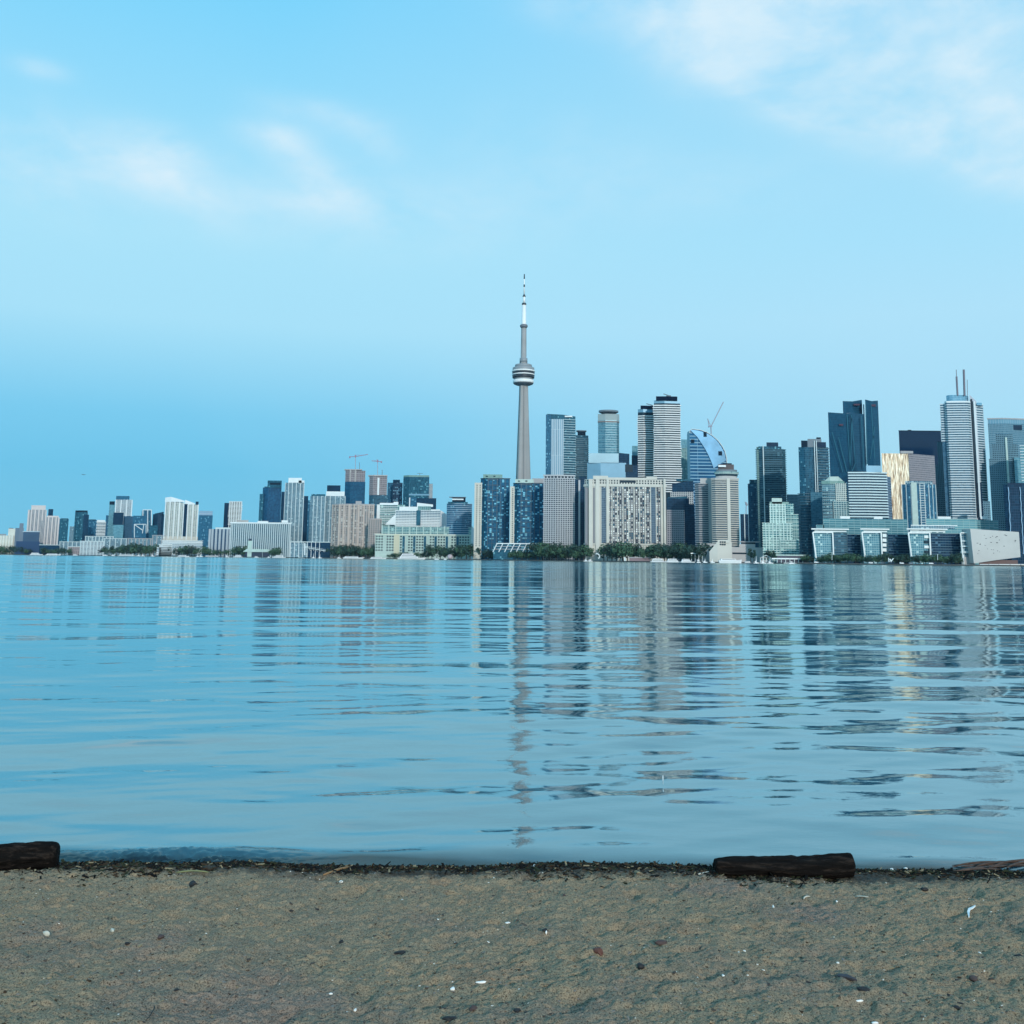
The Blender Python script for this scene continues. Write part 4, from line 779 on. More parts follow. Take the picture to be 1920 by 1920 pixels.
# faceted blue towers
FB = F_('facet_blue', (.010,.065,.11), (.022,.11,.17), (.014,.085,.14), 3.9, 3.0, .08, .06, .5, .1, .45)
B = Bld('faceted_tower', 'big faceted deep blue office tower in three folded crystals of different height', 'building', 1600, 2250)
B.prism('west_crystal', [(1552.5,10),(1590,0),(1596,4),(1620,6)], 775, FB, tops=[773,775.5,774,776.5], dep=40); B.prism('middle_crystal', [(1580,24),(1598,20),(1616,26)], 751, FB, tops=[752,752.5,749.5], dep=30); B.prism('link', (1612, 1626), 757, TEALG, dep=20, out=-8)
B.prism('east_crystal', [(1622,4),(1634,0),(1646,8)], 751, FB, tops=[749,752,751], dep=40)
EB = pmat('blue_fold_edge', (.03,.14,.20), .8, spec=.1)
for a, b_ in (((1588,778),(1594,880)), ((1596,778),(1604,868)), ((1604,868),(1597,885)), ((1597,782),(1594,880)), ((1633,755),(1640,860)), ((1640,800),(1632,860)), ((1560,810),(1580,885)), ((1615,780),(1620,880)), ((1572,820),(1588,885)), ((1623,752),(1626,870))): B.bar('fold_line', (*a, -1.5 if a[0] < 1618 else 0.5), (*b_, -1.5 if a[0] < 1618 else .5), 1.5, EB)
B.box('dark_sign', 1573.5, 1581, 795, 798, pmat('maroon_sign', (.06,.02,.05)), dy=-1, dep=3); B.box('dark_sign', 1601, 1612, 757, 760, pmat('maroon_sign', (.06,.02,.05)), dy=15, dep=3); B.box('dark_sign', 1634, 1642, 758, 762, pmat('maroon_sign', (.06,.02,.05)), dy=-1, dep=3)
# domed condo
B = Bld('domed_condo', 'grey green condo with a faceted dome roof and a cream framed bay', 'building', 1566, 1650)
B.prism('facade', [(1541,4),(1556,0),(1568,0),(1588,3)], 907, F_('grey_green', (.05,.14,.18), (.18,.32,.34), (.30,.42,.43), 3.3, 3, .28, .16), dep=24); B.prism('dome', [(1545,4),(1556,0),(1572,0),(1580,4)], 895, PALEG, bot=906, tops=[902,893.5,893.5,901], dep=14, inset=.2); B.prism('drum', [(1540,3),(1556,-1),(1570,-1),(1583,3)], 901.5, GREENG, bot=907.4, dep=20)
B.slabs('floor_band', [(1543,1),(1565,0)], 921, BALD, step=5, out=1.2, thick=1.0, dep=8); B.prism('cream_frame', (1569, 1585), 906, F_('cream_bay', (.03,.06,.08), (.12,.2,.22), (.56,.62,.56), 3.3, 3.0, .4, .42), dep=6, out=1.5); B.prism('step', (1568, 1589), 940, F_('cream_bay2', (.06,.12,.14), (.2,.3,.3), (.46,.56,.52), 3.3, 4, .25, .2), dep=6, out=3)
B = simple('glass_tower', 'slim blue tower behind the domed condo', 'building', 1586, 1596, 905, 1950, MIDG)
# white banded building
B = Bld('banded_office', 'white banded office block with strong horizontal floors and a blue grey roof box', 'building', 1630, 1640)
fr = [(1592,4),(1624,0),(1661,4)]; B.prism('facade', fr, 887, F_('band_core', (.01,.03,.05), (.05,.10,.14), (.08,.12,.15), 3.4, 3, .1, .06), dep=30); B.slabs('white_band', fr, 885, pmat('cool_white_band', (.56,.69,.70), .5), step=4.35, out=1.5, thick=2.0, dep=30); B.prism('roof_box', (1624, 1652), 873, LBLUE, bot=885.3, dep=14); B.prism('east_face', [(1661,4),(1670,22)], 893, F_('mauve_side', (.05,.07,.12), (.12,.14,.2), (.28,.28,.34), 4.35, 3, .4, .2), dep=12)
# gold tower: saw-toothed mirror facade that throws the sun back
GLDM = bpy.data.materials.new('gold_mirror_glass'); GLDM.use_nodes = True; t = GLDM.node_tree; b = t.nodes['Principled BSDF']
b.inputs['Metallic'].default_value = 1; b.inputs['Roughness'].default_value = .43
tcg = N(t, 'ShaderNodeTexCoord').outputs['Object']; mpg = N(t, 'ShaderNodeMapping'); mpg.inputs['Scale'].default_value = (.7,.7,.06); t.links.new(tcg, mpg.inputs[0])
f_ = noise(t, mpg.outputs[0], 1.0, 4, .6); t.links.new(ramp(t, f_, [(.38, (.25,.17,.12)), (.49, (.66,.50,.33)), (.60, (.92,.84,.68))]), b.inputs['Base Color'])  # vertical streaks in the colour imitate sun highlights on the glass
B = Bld('gold_tower', 'gleaming gold mirror glass tower catching the sun, folded facade', 'building', 1700, 1840)
fr = []; n = 12
for i in range(n+1): fr.append((1653+(1703-1653)*i/n, 3+(0 if i % 2 == 0 else .8)-2*i/n))
B.prism('gold_facade', fr, 850, GLDM, dep=30); B.prism('bronze_facade', [(1703.5,0),(1752,34)], 850.5, F_('bronze_grid', (.14,.14,.17), (.26,.24,.26), (.34,.31,.32), 3.9, 2.6, .3, .2, .5, .2, .2), dep=16); B.prism('roof_plant', (1688, 1712), 845.5, PINKC, bot=850.2, dep=10); B.slabs('floor_line', [(1703.5,0),(1752,34)], 872, pmat('pink_line', (.50,.42,.42)), bot=852, step=4, out=.5, thick=.8, dep=16)
simple('black_slab', 'plain black office slab looming behind the gold tower', 'building', 1685, 1764, 808, 2350, BLKG, pents=((1702,1709,806,DARKC),)).prism('roof_line', (1685, 1764), 807.3, DARKC, bot=808.3, dep=40, out=.4)
B = Bld('glass_tower', 'short grey blue glass tower with pale uprights below the gold tower', 'building', 1722, 1690)
fr = [(1690,6),(1703,0),(1742,0),(1754,5)]; B.prism('facade', fr, 908, MIDG, dep=26); B.prism('crown', [(1697,2),(1748,0)], 902, GREYG, bot=908.2, dep=20); B.piers('pale_upright', fr, 908, BALC, n=9, width=1.2, out=.9, dep=26); B.slabs('floor_band', [(1724,0),(1733,0)], 906, BALC, step=4, out=1.0, thick=.9, dep=6); B.prism('pale_spine', (1711, 1716), 905, PALEG, dep=4, out=2)
B = Bld('stone_tower', 'stepped grey green stone tower just west of the white banded skyscraper', 'building', 1764, 1980)
B.prism('facade', (1753, 1776), 872, STONEG, dep=24); B.prism('upper_step', (1757, 1778), 828, STONEG, bot=872.2, dep=20); B.prism('top_step', (1764, 1778), 800, STONEG, bot=828.2, dep=16)
# white banded skyscraper with masts
B = Bld('twin_mast_skyscraper', 'tallest white banded skyscraper on the east side with two dark rooftop masts', 'building', 1805, 1900)
WS = pmat('white_granite_band', (.60,.68,.69), .5); core = F_('granite_core', (.04,.09,.13), (.16,.26,.33), (.10,.17,.22), 3.8, 3, .15, .1)
fr = [(1772,4),(1775,0),(1812,-6),(1818,0)]; B.prism('facade', fr, 754, core, dep=30); B.slabs('white_band', fr, 753, WS, step=4.5, out=1.3, thick=1.9, dep=30); B.prism('crown', arc(1774, 1815, 12), 740.5, LGLASS, bot=752.8, dep=18); B.prism('crown_band', fr, 751.5, WHITE, bot=754.4, dep=30, out=1.2)
B.prism('west_wing', [(1763,10),(1772,8)], 757, core, dep=20); B.slabs('white_band', [(1763,10),(1772,8)], 757, WS, step=4.5, out=1.1, thick=1.9, dep=20, bot=830)
B.prism('centre_spine', [(1818,2),(1830,3)], 748, pmat('granite_spine', (.40,.44,.50), .5), tops=[740,752], dep=26); B.box('dark_line', 1821, 1823, 748, 970, GLD, dy=-1, dep=3); B.box('white_fin', 1825, 1828.5, 752, 970, WS, dy=-2, dep=4)
B.prism('east_wing', [(1830,4),(1842,12)], 760, core, dep=24); B.slabs('white_band', [(1830,4),(1842,12)], 757, WS, step=4.5, out=1.1, thick=1.9, dep=24); B.prism('east_crown', (1831, 1841), 755, LGLASS, bot=760, dep=14); B.box('black_slot', 1832.5, 1840, 905, 1000, NAVY, dy=-1.5, dep=8)
ms = pmat('mast_grey', (.10,.10,.14), .5); B.bar('mast', (1795.5, 742), (1793.5, 706), 2.6, ms); B.bar('mast_tip', (1793.5, 706), (1793, 693), .9, ms); B.bar('mast', (1808.5, 742), (1807, 693), 2.9, ms); B.bar('thin_aerial', (1814, 742), (1813.5, 712), .8, STEEL)
# far right
B = Bld('stone_tower', 'broad grey teal tower with a pale pink parapet at the eastern edge', 'building', 1895, 2050)
B.prism('facade', [(1852,6),(1880,0),(1945,10)], 794, F_('haze_tinted_grid', (.10,.20,.25), (.16,.28,.33), (.20,.32,.37), 3.9, 2.8, .25, .2), dep=40); B.prism('parapet', [(1852,6),(1880,0),(1945,10)], 785, F_('pink_parapet', (.28,.40,.46), (.34,.46,.50), (.40,.46,.50), 30, 5, .1, .1), bot=794.2, dep=40, out=.3); B.prism('roof_edge', [(1852,6),(1880,0),(1945,10)], 783.7, PINKC, bot=786, dep=40, out=1); B.box('dark_opening', 1899, 1916, 797, 806, NAVY, dy=3, dep=6)  # facade colour is paled to stand in for distance haze
B = Bld('stone_tower', 'stepped stone gridded tower with a pale corner spine, in front of the broad teal one', 'building', 1880, 1880)
B.prism('facade', [(1854,6),(1886,0),(1914,4)], 860, STONEG, dep=30); B.prism('upper_step', [(1859,6),(1886,0),(1908,4)], 832, STONEG, bot=860.2, dep=26); B.prism('top_step', [(1866,5),(1886,0),(1898,3)], 814, STONEG, bot=832.2, dep=20); B.box('pale_spine', 1884.5, 1888, 820, 1000, PALEG, dy=-1.5, dep=4); B.prism('teal_bay', (1904, 1925), 858, TEALL, dep=10, out=2)
B = Bld('banded_tower', 'pale teal striped tower cut off by the eastern edge of the view', 'building', 1925, 1800)
B.prism('facade', [(1913,3),(1950,0)], 835, TEALL, dep=24); B.slabs('floor_band', [(1913,3),(1950,0)], 835, BALC, step=5, out=1, thick=1.3, dep=24)
B = simple('office_block', 'grey gridded flank between the masted skyscraper and the stepped stone tower', 'building', 1843, 1856, 940, 1830, STONEG)
B = Bld('navy_tower', 'navy glass tower with pale wavy lines running down it, by the eastern edge', 'building', 1905, 1450)
B.prism('facade', [(1881,5),(1889,0),(1945,0)], 909, NAVG, dep=24); B.prism('crown', (1889, 1945), 905.5, NAVY, bot=909.2, dep=20)
LL = pmat('pale_blue_line', (.30,.50,.66), .4)
for u in (1890, 1912):
    for k in range(12):
        B.bar('wavy_line', (u+k*.55+(1 if k % 2 else 0), 913+k*10.5, -1.5), (u+(k+1)*.55+(0 if k % 2 else 1), 913+(k+1)*10.5, -1.5), .8, LL)
# ================================================================== long glass lakeside condos
B = Bld('glass_rooftop_row', 'long low green glass storeys running behind the white framed lakeside blocks', 'building', 1700, 1500)
GR = F_('grey_green_row', (.08,.20,.22), (.22,.38,.38), (.24,.38,.38), 3.3, 9, .3, .05)
B.prism('west_storeys', (1543, 1701), 973, GR, dep=26); B.prism('east_storeys', [(1736,0),(1832,0)], 973, F_('pale_green_row', (.20,.36,.36), (.36,.54,.52), (.30,.46,.44), 3.3, 9, .3, .05), dep=26); B.prism('end_block', [(1829,0),(1871,18)], 975, GR, dep=20); B.prism('low_wing', (1530, 1545), 984, GR, dep=20)
for (a, b_, v) in ((1575,1594,968), (1638,1655,968.5), (1758,1783,968.5), (1838,1852,968)): B.prism('white_roof_box', (a, b_), v, WHITE, bot=973.4, dep=8, out=-.2)
B.slabs('roof_ledge', (1543, 1701), 985, GREENG, bot=973.5+8, step=6, out=1.2, thick=.8, dep=26)
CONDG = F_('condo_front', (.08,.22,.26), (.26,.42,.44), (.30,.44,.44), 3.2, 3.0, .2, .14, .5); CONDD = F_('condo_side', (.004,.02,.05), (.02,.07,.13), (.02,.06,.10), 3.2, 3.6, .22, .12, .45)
CW = pmat('condo_white_frame', (.76,.80,.77), .5)
def pier_block(label, L, C, R, top, Y, rtop, D=None, bl=None):
    B = Bld('framed_condo_block', label, 'building', (L+R)/2, Y, None)
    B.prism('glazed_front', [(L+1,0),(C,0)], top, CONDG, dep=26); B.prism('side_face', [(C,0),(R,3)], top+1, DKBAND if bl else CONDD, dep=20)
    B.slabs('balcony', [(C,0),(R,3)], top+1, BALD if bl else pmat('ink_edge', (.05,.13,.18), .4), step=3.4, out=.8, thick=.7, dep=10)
    B.bar('white_frame', (L, top, -3), (C, top, -3), 1.8, CW); B.bar('white_frame', (L, top, -3), (L+6, 1046, -3), 1.7, CW); B.bar('white_frame', (C, top, -3), (C+2, 1046, -3), 1.7, CW)
    B.prism('roof_storey', (L+2, min(R, C+30)), rtop+4, F_('roof_storey', (.1,.2,.22), (.2,.3,.3), (.70,.76,.74), 9, 9, .25, .3), bot=top-.4, dep=14, out=-.5); B.prism('roof_plate', (L-1, min(R+2, C+32)), rtop, CW, bot=rtop+2.2, dep=26, out=1.0)
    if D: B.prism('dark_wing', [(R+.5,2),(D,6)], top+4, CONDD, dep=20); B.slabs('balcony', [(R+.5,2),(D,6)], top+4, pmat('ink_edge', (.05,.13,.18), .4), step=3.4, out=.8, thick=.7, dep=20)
    return B
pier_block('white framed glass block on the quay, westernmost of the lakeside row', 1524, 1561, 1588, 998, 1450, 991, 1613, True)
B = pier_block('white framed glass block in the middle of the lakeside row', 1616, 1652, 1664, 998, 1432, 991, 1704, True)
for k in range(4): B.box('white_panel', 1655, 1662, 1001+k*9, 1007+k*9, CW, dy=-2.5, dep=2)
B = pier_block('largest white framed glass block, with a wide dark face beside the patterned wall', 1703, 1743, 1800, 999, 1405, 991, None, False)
for k in range(4): B.box('pale_panel', 1733, 1742, 1004+k*9.5, 1009+k*9.5, CW if k % 2 == 0 else GLD, dy=-1.5, dep=2)
B.prism('upper_roof', (1708, 1795), 984.5, CW, bot=986.2, dep=20); B.prism('upper_storey', (1708, 1790), 986, GREYG, bot=991.2, dep=18)
B = Bld('frame_portal', 'narrow white portal frame with stacked glazed balconies beside the patterned wall', 'building', 1811, 1392)
B.prism('glazing', (1801, 1818), 1000, GREYG, dep=14); B.bar('white_frame', (1800.5, 999, -2), (1819, 999, -2), 1.5, CW); B.bar('white_frame', (1800.5, 999, -2), (1805.5, 1047, -2), 1.5, CW); B.bar('white_frame', (1818, 999, -2), (1822, 1047, -2), 1.5, CW)
for v in (1013, 1023, 1034): B.box('balcony', 1802, 1819, v, v+2.5, BALC, dy=-2, dep=3)
B.prism('base_block', (1805, 1826), 1044, CONC, dep=10, out=1); B.box('white_fin', 1806, 1807.3, 1040, 1062, CW, dy=-3, dep=1.5)
# patterned wall building
B = Bld('patterned_wall', 'big tilted pale grey wall sprinkled with small dark marks at the eastern quay', 'building', 1868, 1378)
q = [(1819,991.5),(1910.5,997.5),(1913.5,1044.5),(1870,1050),(1826,1056.5)]
a = [P(u, v, 1378) for u, v in q]
V = [(p.x-B.org[0], 0, p.z-G) for p in a] + [(p.x-B.org[0], 26, p.z-G) for p in a]
n = len(q); Fc = [tuple(range(n)), tuple(range(2*n-1, n-1, -1))] + [(i, n+i, n+(i+1) % n, (i+1) % n) for i in range(n)]
mesh_obj('wall', V, Fc, pmat('pale_panel', (.52,.52,.49), .7, var=.06, vscale=.05), B.root)
for _ in range(26):
    u = random.uniform(1828, 1905); v = random.uniform(1000, 1040); w = random.uniform(.8, 3.4); B.box('dark_mark', u, u+w, v, v+random.uniform(.7, 1.3), GLD, dy=-.3, dep=.6)
B.prism('undercroft', (1828, 1914), 1050, pmat('maroon_brick', (.16,.10,.09), .8), dep=18, out=-3)
for (u0, u1, lab) in ((1838,1853,'white quay tent beneath the patterned wall, the westernmost'), (1855,1872,'white quay tent beneath the patterned wall, second from the west'), (1874,1893,'white quay tent beneath the patterned wall, third from the west'), (1895,1913,'white quay tent beneath the patterned wall, fourth from the west'), (1915,1935,'white quay tent cut off by the eastern edge')):
    T = Bld('quay_tent', lab, 'tent', (u0+u1)/2, 1330, 'white tents along the eastern quay')
    T.prism('canopy', (u0, u1), 1058.5, pmat('tent_cream', (.80,.72,.60), .7), bot=1062.5, dep=4); T.prism('base', (u0+.5, u1-.5), 1062.6, CONC, dep=3)
    T.prism('canopy_edge', (u0, u1), 1057.7, WHITE, bot=1058.7, dep=4, out=.3)
# ================================================================== trees on the far shore
LEAFM = []
for i, c in enumerate(((.020,.058,.042), (.045,.105,.055), (.011,.034,.032))):
    LEAFM.append(pmat('foliage_%d' % i, c, .8, var=.5, vscale=.5))
BARK = pmat('bark', (.05,.04,.035), .9)
def make_tree(kind, h, w, lf):
    r = random.Random(h*10+w); root = empty(kind, (0,0,0))
    V, Fc = [], []; seg = 6
    for i, (z, rr) in enumerate(((0,.45),(h*.3,.3),(h*.75,.1))):
        for k in range(seg): a = 2*math.pi*k/seg; V.append((rr*math.cos(a)+.2*i*r.uniform(-1,1)*.3, rr*math.sin(a), z))
    for i in range(2):
        for k in range(seg): j = (k+1) % seg; Fc.append((i*seg+k, i*seg+j, (i+1)*seg+j, (i+1)*seg+k))
    mesh_obj('trunk', V, Fc, BARK, root)
    cl = [(r.gauss(0, w*.24), r.gauss(0, w*.24), h*r.uniform(.32, .84), r.uniform(.16, .30)*w) for _ in range(11)]
    V, Fc = [], []
    for _ in range(620):
        cx, cy, cz, cr = r.choice(cl); d = Vector((r.gauss(0,1), r.gauss(0,1), r.gauss(0,1))).normalized()*cr*r.uniform(.6, 1.05)
        c = Vector((cx, cy, cz))+d*(1 if d.z > 0 else .8); s = r.uniform(.35, .8); n = (d.normalized()+Vector((r.gauss(0,.5), r.gauss(0,.5), r.gauss(0,.5)))).normalized()
        a = n.orthogonal().normalized()*s; b_ = n.cross(a); k = len(V); V += [c+a, c+b_, c-a*.9, c-b_]; Fc.append((k, k+1, k+2, k+3))
    mesh_obj('crown', V, Fc, lf, root); return root
PROTO = [make_tree('round_tree', 13, 13, LEAFM[0]), make_tree('broad_tree', 11, 15, LEAFM[1]), make_tree('tall_tree', 17, 11, LEAFM[2]), make_tree('columnar_tree', 17, 6, LEAFM[0])]
used = [False]*4
def tree(kind, u, vtop, label, group, dy=8, wide=1):
    Y = shoreY(u)+dy+random.uniform(0, 14); p = P(u, vtop, Y); hh = max(4, p.z-G); base = (13, 11, 17, 17)[kind]*.93
    o = PROTO[kind] if not used[kind] else copy_tree(PROTO[kind]); used[kind] = True
    o.location = (p.x, Y, G); s = hh/base; o.scale = (s*wide, s*wide, s); o.rotation_euler = (0, 0, random.uniform(0, 6.28)); tag(o, label, 'tree', group)
TZ = [ # u0, u1, count, top, spread, label
 (-6, 60, 9, 1027, 2, 'dark tree in the clump at the foot of the cream grain silos'),
 (78, 134, 8, 1029, 1.5, 'small dark tree on the shore below the beige twin slabs'),
 (186, 236, 7, 1026, 2.5, 'dark tree in the mound east of the white terraced flats'),
 (236, 292, 8, 1023, 2, 'dark tree in the big mound in front of the grey rounded low rise'),
 (320, 376, 8, 1026, 2, 'dark tree beneath the stepped white flats with long balconies'),
 (380, 432, 6, 1029, 2, 'dark tree in front of the block with bold vertical stripes'),
 (436, 462, 4, 1028, 2, 'dark tree just west of the green roofed quay shed'),
 (508, 524, 3, 1027, 2, 'dark tree just east of the green roofed quay shed'),
 (624, 700, 11, 1028, 3, 'dark tree on the quay below the wide pinkish brick slab'),
 (744, 802, 8, 1037, 1.5, 'low dark tree half hidden behind the decks of the large yacht'),
 (722, 744, 3, 1036, 2, 'low dark tree behind the large white yacht'),
 (800, 886, 11, 1027, 3, 'dark tree in front of the eastern end of the cream grid building'),
 (906, 925, 4, 1031, 3, 'dark tree at the foot of the taller blue condo tower'),
 (926, 1004, 11, 1035, 2, 'dark tree below the white slanting frames of the low hall'),
 (1003, 1046, 7, 1024, 3, 'dark tree at the western foot of the gridded concrete tower'),
 (1050, 1097, 7, 1026, 3, 'dark tree at the eastern foot of the gridded concrete tower'),
 (1130, 1200, 10, 1023, 3, 'dark tree in the grove under the west half of the wide cream slab'),
 (1202, 1250, 7, 1025, 3, 'dark tree in the grove under the east half of the wide cream slab'),
 (1252, 1312, 9, 1024, 3, 'dark tree in front of the pair of navy offices'),
 (1436, 1446, 2, 1034, 2, 'dark tree between the concrete pavilion and the mint framed condo'),
 (1508, 1545, 6, 1042, 2, 'dark tree at the western end of the white framed glass blocks'),
 (1548, 1612, 10, 1041, 2, 'dark tree in front of the westernmost white framed glass block'),
 (1616, 1702, 13, 1042, 2.5, 'dark tree in front of the middle white framed glass block'),
 (1706, 1800, 14, 1043, 3, 'dark tree in front of the largest white framed glass block'),
]
for (u0, u1, n, tp, sp_, lab) in TZ:
    for k in range(n):
        u = u0+(u1-u0)*(k+.5)/n+random.uniform(-1.5, 1.5)
        tree(random.choice((0, 1, 1, 0, 2)), u, tp+random.uniform(-sp_*1.7, sp_*1.5), lab, lab.replace('dark tree', 'trees').replace('small trees', 'trees').replace('low trees', 'trees'), wide=random.uniform(.9, 1.25))
tree(3, 1407, 1025, 'tall columnar tree west of the concrete terraces end, beside the pavilion', None, -10); tree(3, 1413, 1028, 'shorter columnar tree beside the tall columnar one on the hotel quay', None, -10); tree(3, 1449, 1029, 'dark columnar tree at the west foot of the mint framed condo', None, -10)
tp_ = make_tree('silvery_tree', 14, 12, pmat('silver_foliage', (.10,.21,.22), .8, var=.3)); p = P(708, 1017, 2150); tp_.location = (p.x, 2150, G); tp_.scale = (1.35, 1.35, 1.75); tag(tp_, 'silvery green willow like tree behind the two decked boat, below the brick wing', 'tree')

# ================================================================== boats
BW = pmat('boat_white', (.82,.83,.82), .35); BWIN = pmat('boat_window', (.02,.03,.05), .15); BDK = pmat('boat_navy', (.02,.03,.06), .4)
def hull(name, L, w, h, mat, root, flip=1):
    V = []
    for x, ww, zz in ((-.5,.8,1), (-.2,1,1), (.2,.95,1.02), (.4,.6,1.15), (.5,.05,1.3)):
        V += [(x*L*flip, -w/2*ww, h*zz), (x*L*flip, w/2*ww, h*zz), ((x*.93)*L*flip, w/2*ww*.6, -.4), ((x*.93)*L*flip, -w/2*ww*.6, -.4)]
    Fc = [(0,1,2,3)]
    for i in range(4):
        a = i*4
        for k in range(4): Fc.append((a+k, a+(k+1) % 4, a+4+(k+1) % 4, a+4+k))
    Fc.append((19,18,17,16)); return mesh_obj(name, V, Fc, mat, root)
def bx(name, x0, x1, y0, y1, z0, z1, mat, root, rake=0):
    V = [(x0,y0,z0),(x1,y0,z0),(x1,y1,z0),(x0,y1,z0),(x0+rake,y0,z1),(x1-rake,y0,z1),(x1-rake,y1,z1),(x0+rake,y1,z1)]
    return mesh_obj(name, V, [(3,2,1,0),(4,5,6,7),(0,1,5,4),(1,2,6,5),(2,3,7,6),(3,0,4,7)], mat, root)
def boat(name, label, u, Lpx, decks, off=-22, flip=1, mast=0, hm=None, hh=None):
    Y = shoreY(u)+off; p = P(u, 1045, Y); m = (P(u+1, 1045, Y)-p).length; L = Lpx*m; w = L*.24; h = hh or max(.9, L*.055)
    r = empty(name, (p.x, Y, 0)); tag(r, label, 'boat'); hull('hull', L, w, h, hm or BW, r, flip)
    z = h
    for k in range(decks):
        f = (.36-.07*k)*L; dh = max(1.9, L*.045); rk = dh*.35; sh = -.05*L*flip*(1+k*.6)
        d = bx('deck_house', -f+sh, f*.75+sh, -w*.38, w*.38, z, z+dh, BW, r, rk); bx('window_band', -f*.88+sh, f*.64+sh, -w*.38-.08, w*.38+.08, z+dh*.38, z+dh*.74, BWIN, d, 0)
        bx('deck_roof', -f*1.02+sh+rk, f*.78+sh-rk*.6, -w*.42, w*.42, z+dh+.01, z+dh+.22, BW, d); z += dh+.23
    if mast: bar3('mast', Vector((-.02*L, 0, h)), Vector((-.02*L, 0, h+mast)), .35, BW, r)
    return r
def sailboat(label, u, h=9, off=-18, L=9):
    Y = shoreY(u)+off; p = P(u, 1045, Y); r = empty('sailboat', (p.x, Y, 0)); tag(r, label, 'boat'); hull('hull', L, 2.6, 1.0, BW, r)
    bx('cabin', -1.8, 1.6, -.8, .8, 1.0, 1.7, BW, r, .3); bar3('mast', Vector((0,0,1)), Vector((0,0,h)), .3, BW, r)
    mesh_obj('furled_sail', [(-.15,-.15,1.8),(-4,-.15,2.0),(-4,.15,2.0),(-.15,.15,1.8),(-.15,-.1,h*.8),(-.9,-.1,2.9),(-.9,.1,2.9),(-.15,.1,h*.8)], [(3,2,1,0),(4,5,6,7),(0,1,5,4),(1,2,6,5),(2,3,7,6),(3,0,4,7)], BW, r)
boat('motor_yacht', 'white motor yacht moored below the navy block and beige towers', 68, 24, 2)
for (u_, h_, l_) in ((1418,10,'sailing boat west of the grey work shelter'),(1431,12,'sailing boat in front of the grey work shelter'),(1444,9,'sailing boat east of the grey work shelter'),(588,11,'sailing boat below the white footbridge'),(600,9,'sailing boat at the east end of the white footbridge'),(636,8,'sailing boat west of the long dinner boat'),(260,8,'sailing boat near the east end of the long low tour boat'),(426,10,'sailing boat between the awning barge and the two decked yacht')): sailboat('small '+l_, u_, h_)
boat('motor_yacht', 'low white motor yacht east of the one below the navy block', 100, 28, 1)
boat('motor_boat', 'small white boat off the pale roofed brick shed', 141, 10, 1)
boat('motor_boat', 'small white boat below the white terraced flats', 197, 10, 1); boat('motor_boat', 'tiny white boat below the dark mound of trees, next to the long low one', 212, 7, 1)
boat('tour_boat', 'long low white tour boat in front of the tree mound', 242, 42, 1, hh=1.3)
sailboat('small sailing boat with furled sail below the arched roof block', 286, 9); sailboat('small sailing boat west of the one below the arched roof block', 268, 7)
boat('ferry', 'low white ferry with a single deck below the stepped white flats', 344, 22, 1)
sailboat('sailing boat below the tall glass tower with a slatted crown, western', 371, 13); sailboat('sailing boat beside the awning of the striped block', 377, 12)
boat('barge', 'long grey barge with a pale awning below the striped block', 401, 36, 1, hm=STEEL, hh=1.0)
boat('motor_yacht', 'white two decked motor yacht just west of the green roofed quay shed', 446, 19, 2, flip=-1)
boat('motor_boat', 'small white boat in front of the green roofed quay shed', 481, 8, 1); boat('motor_boat', 'tiny white boat near the east end of the green quay shed', 504, 5, 1)
boat('motor_yacht', 'white motor yacht with a raked cabin east of the green quay shed', 523, 26, 2, flip=-1)
boat('motor_boat', 'small white boat beside the slim white pier post', 565, 12, 1)
boat('dinner_cruise_boat', 'long white dinner boat with one glazed deck below the brick slab', 663, 40, 1, mast=5)
boat('tour_boat', 'white boat with a striped side in front of the silvery tree', 709, 31, 1, mast=6)
boat('large_yacht', 'large gleaming white yacht with three stepped decks, biggest boat on the quay', 772, 54, 3, off=-28, mast=13)
boat('motor_boat', 'little white boat between the large yacht and the pink dome', 819, 9, 1); boat('motor_boat', 'tiny white boat right beside the pink dome', 835, 6, 1)
sailboat('little sailing boat moored below the gap west of the wide cream slab', 1099, 8); boat('motor_boat', 'low white boat beside the little sailing boat below the cream slab', 1107, 9, 1)
boat('ferry', 'white harbour ferry with two decks, westernmost of the three moored together', 1236, 34, 2, off=-20); boat('ferry', 'white harbour ferry moored in the middle of the three', 1264, 32, 2, off=-26, mast=7); boat('ferry', 'white harbour ferry, easternmost of the three moored together', 1289, 28, 2, off=-20)
boat('motor_boat', 'small white cabin boat east of the three harbour ferries', 1310, 8, 2, mast=5); sailboat('small sailing boat with a slanting boom before the hotel terraces', 1322, 7, L=7); sailboat('small sailing boat nearest the white ferry with the long side', 1336, 6, L=7)
boat('ferry', 'broad white ferry with a long plain side below the concrete pavilion', 1369, 44, 1, off=-24, hh=4.2)
boat('work_boat', 'grey work boat beside the broad white ferry', 1403, 16, 1, hm=STEEL); boat('motor_boat', 'small white boat out in front of the ferry dock roofs', 1484, 10, 1, off=-40)
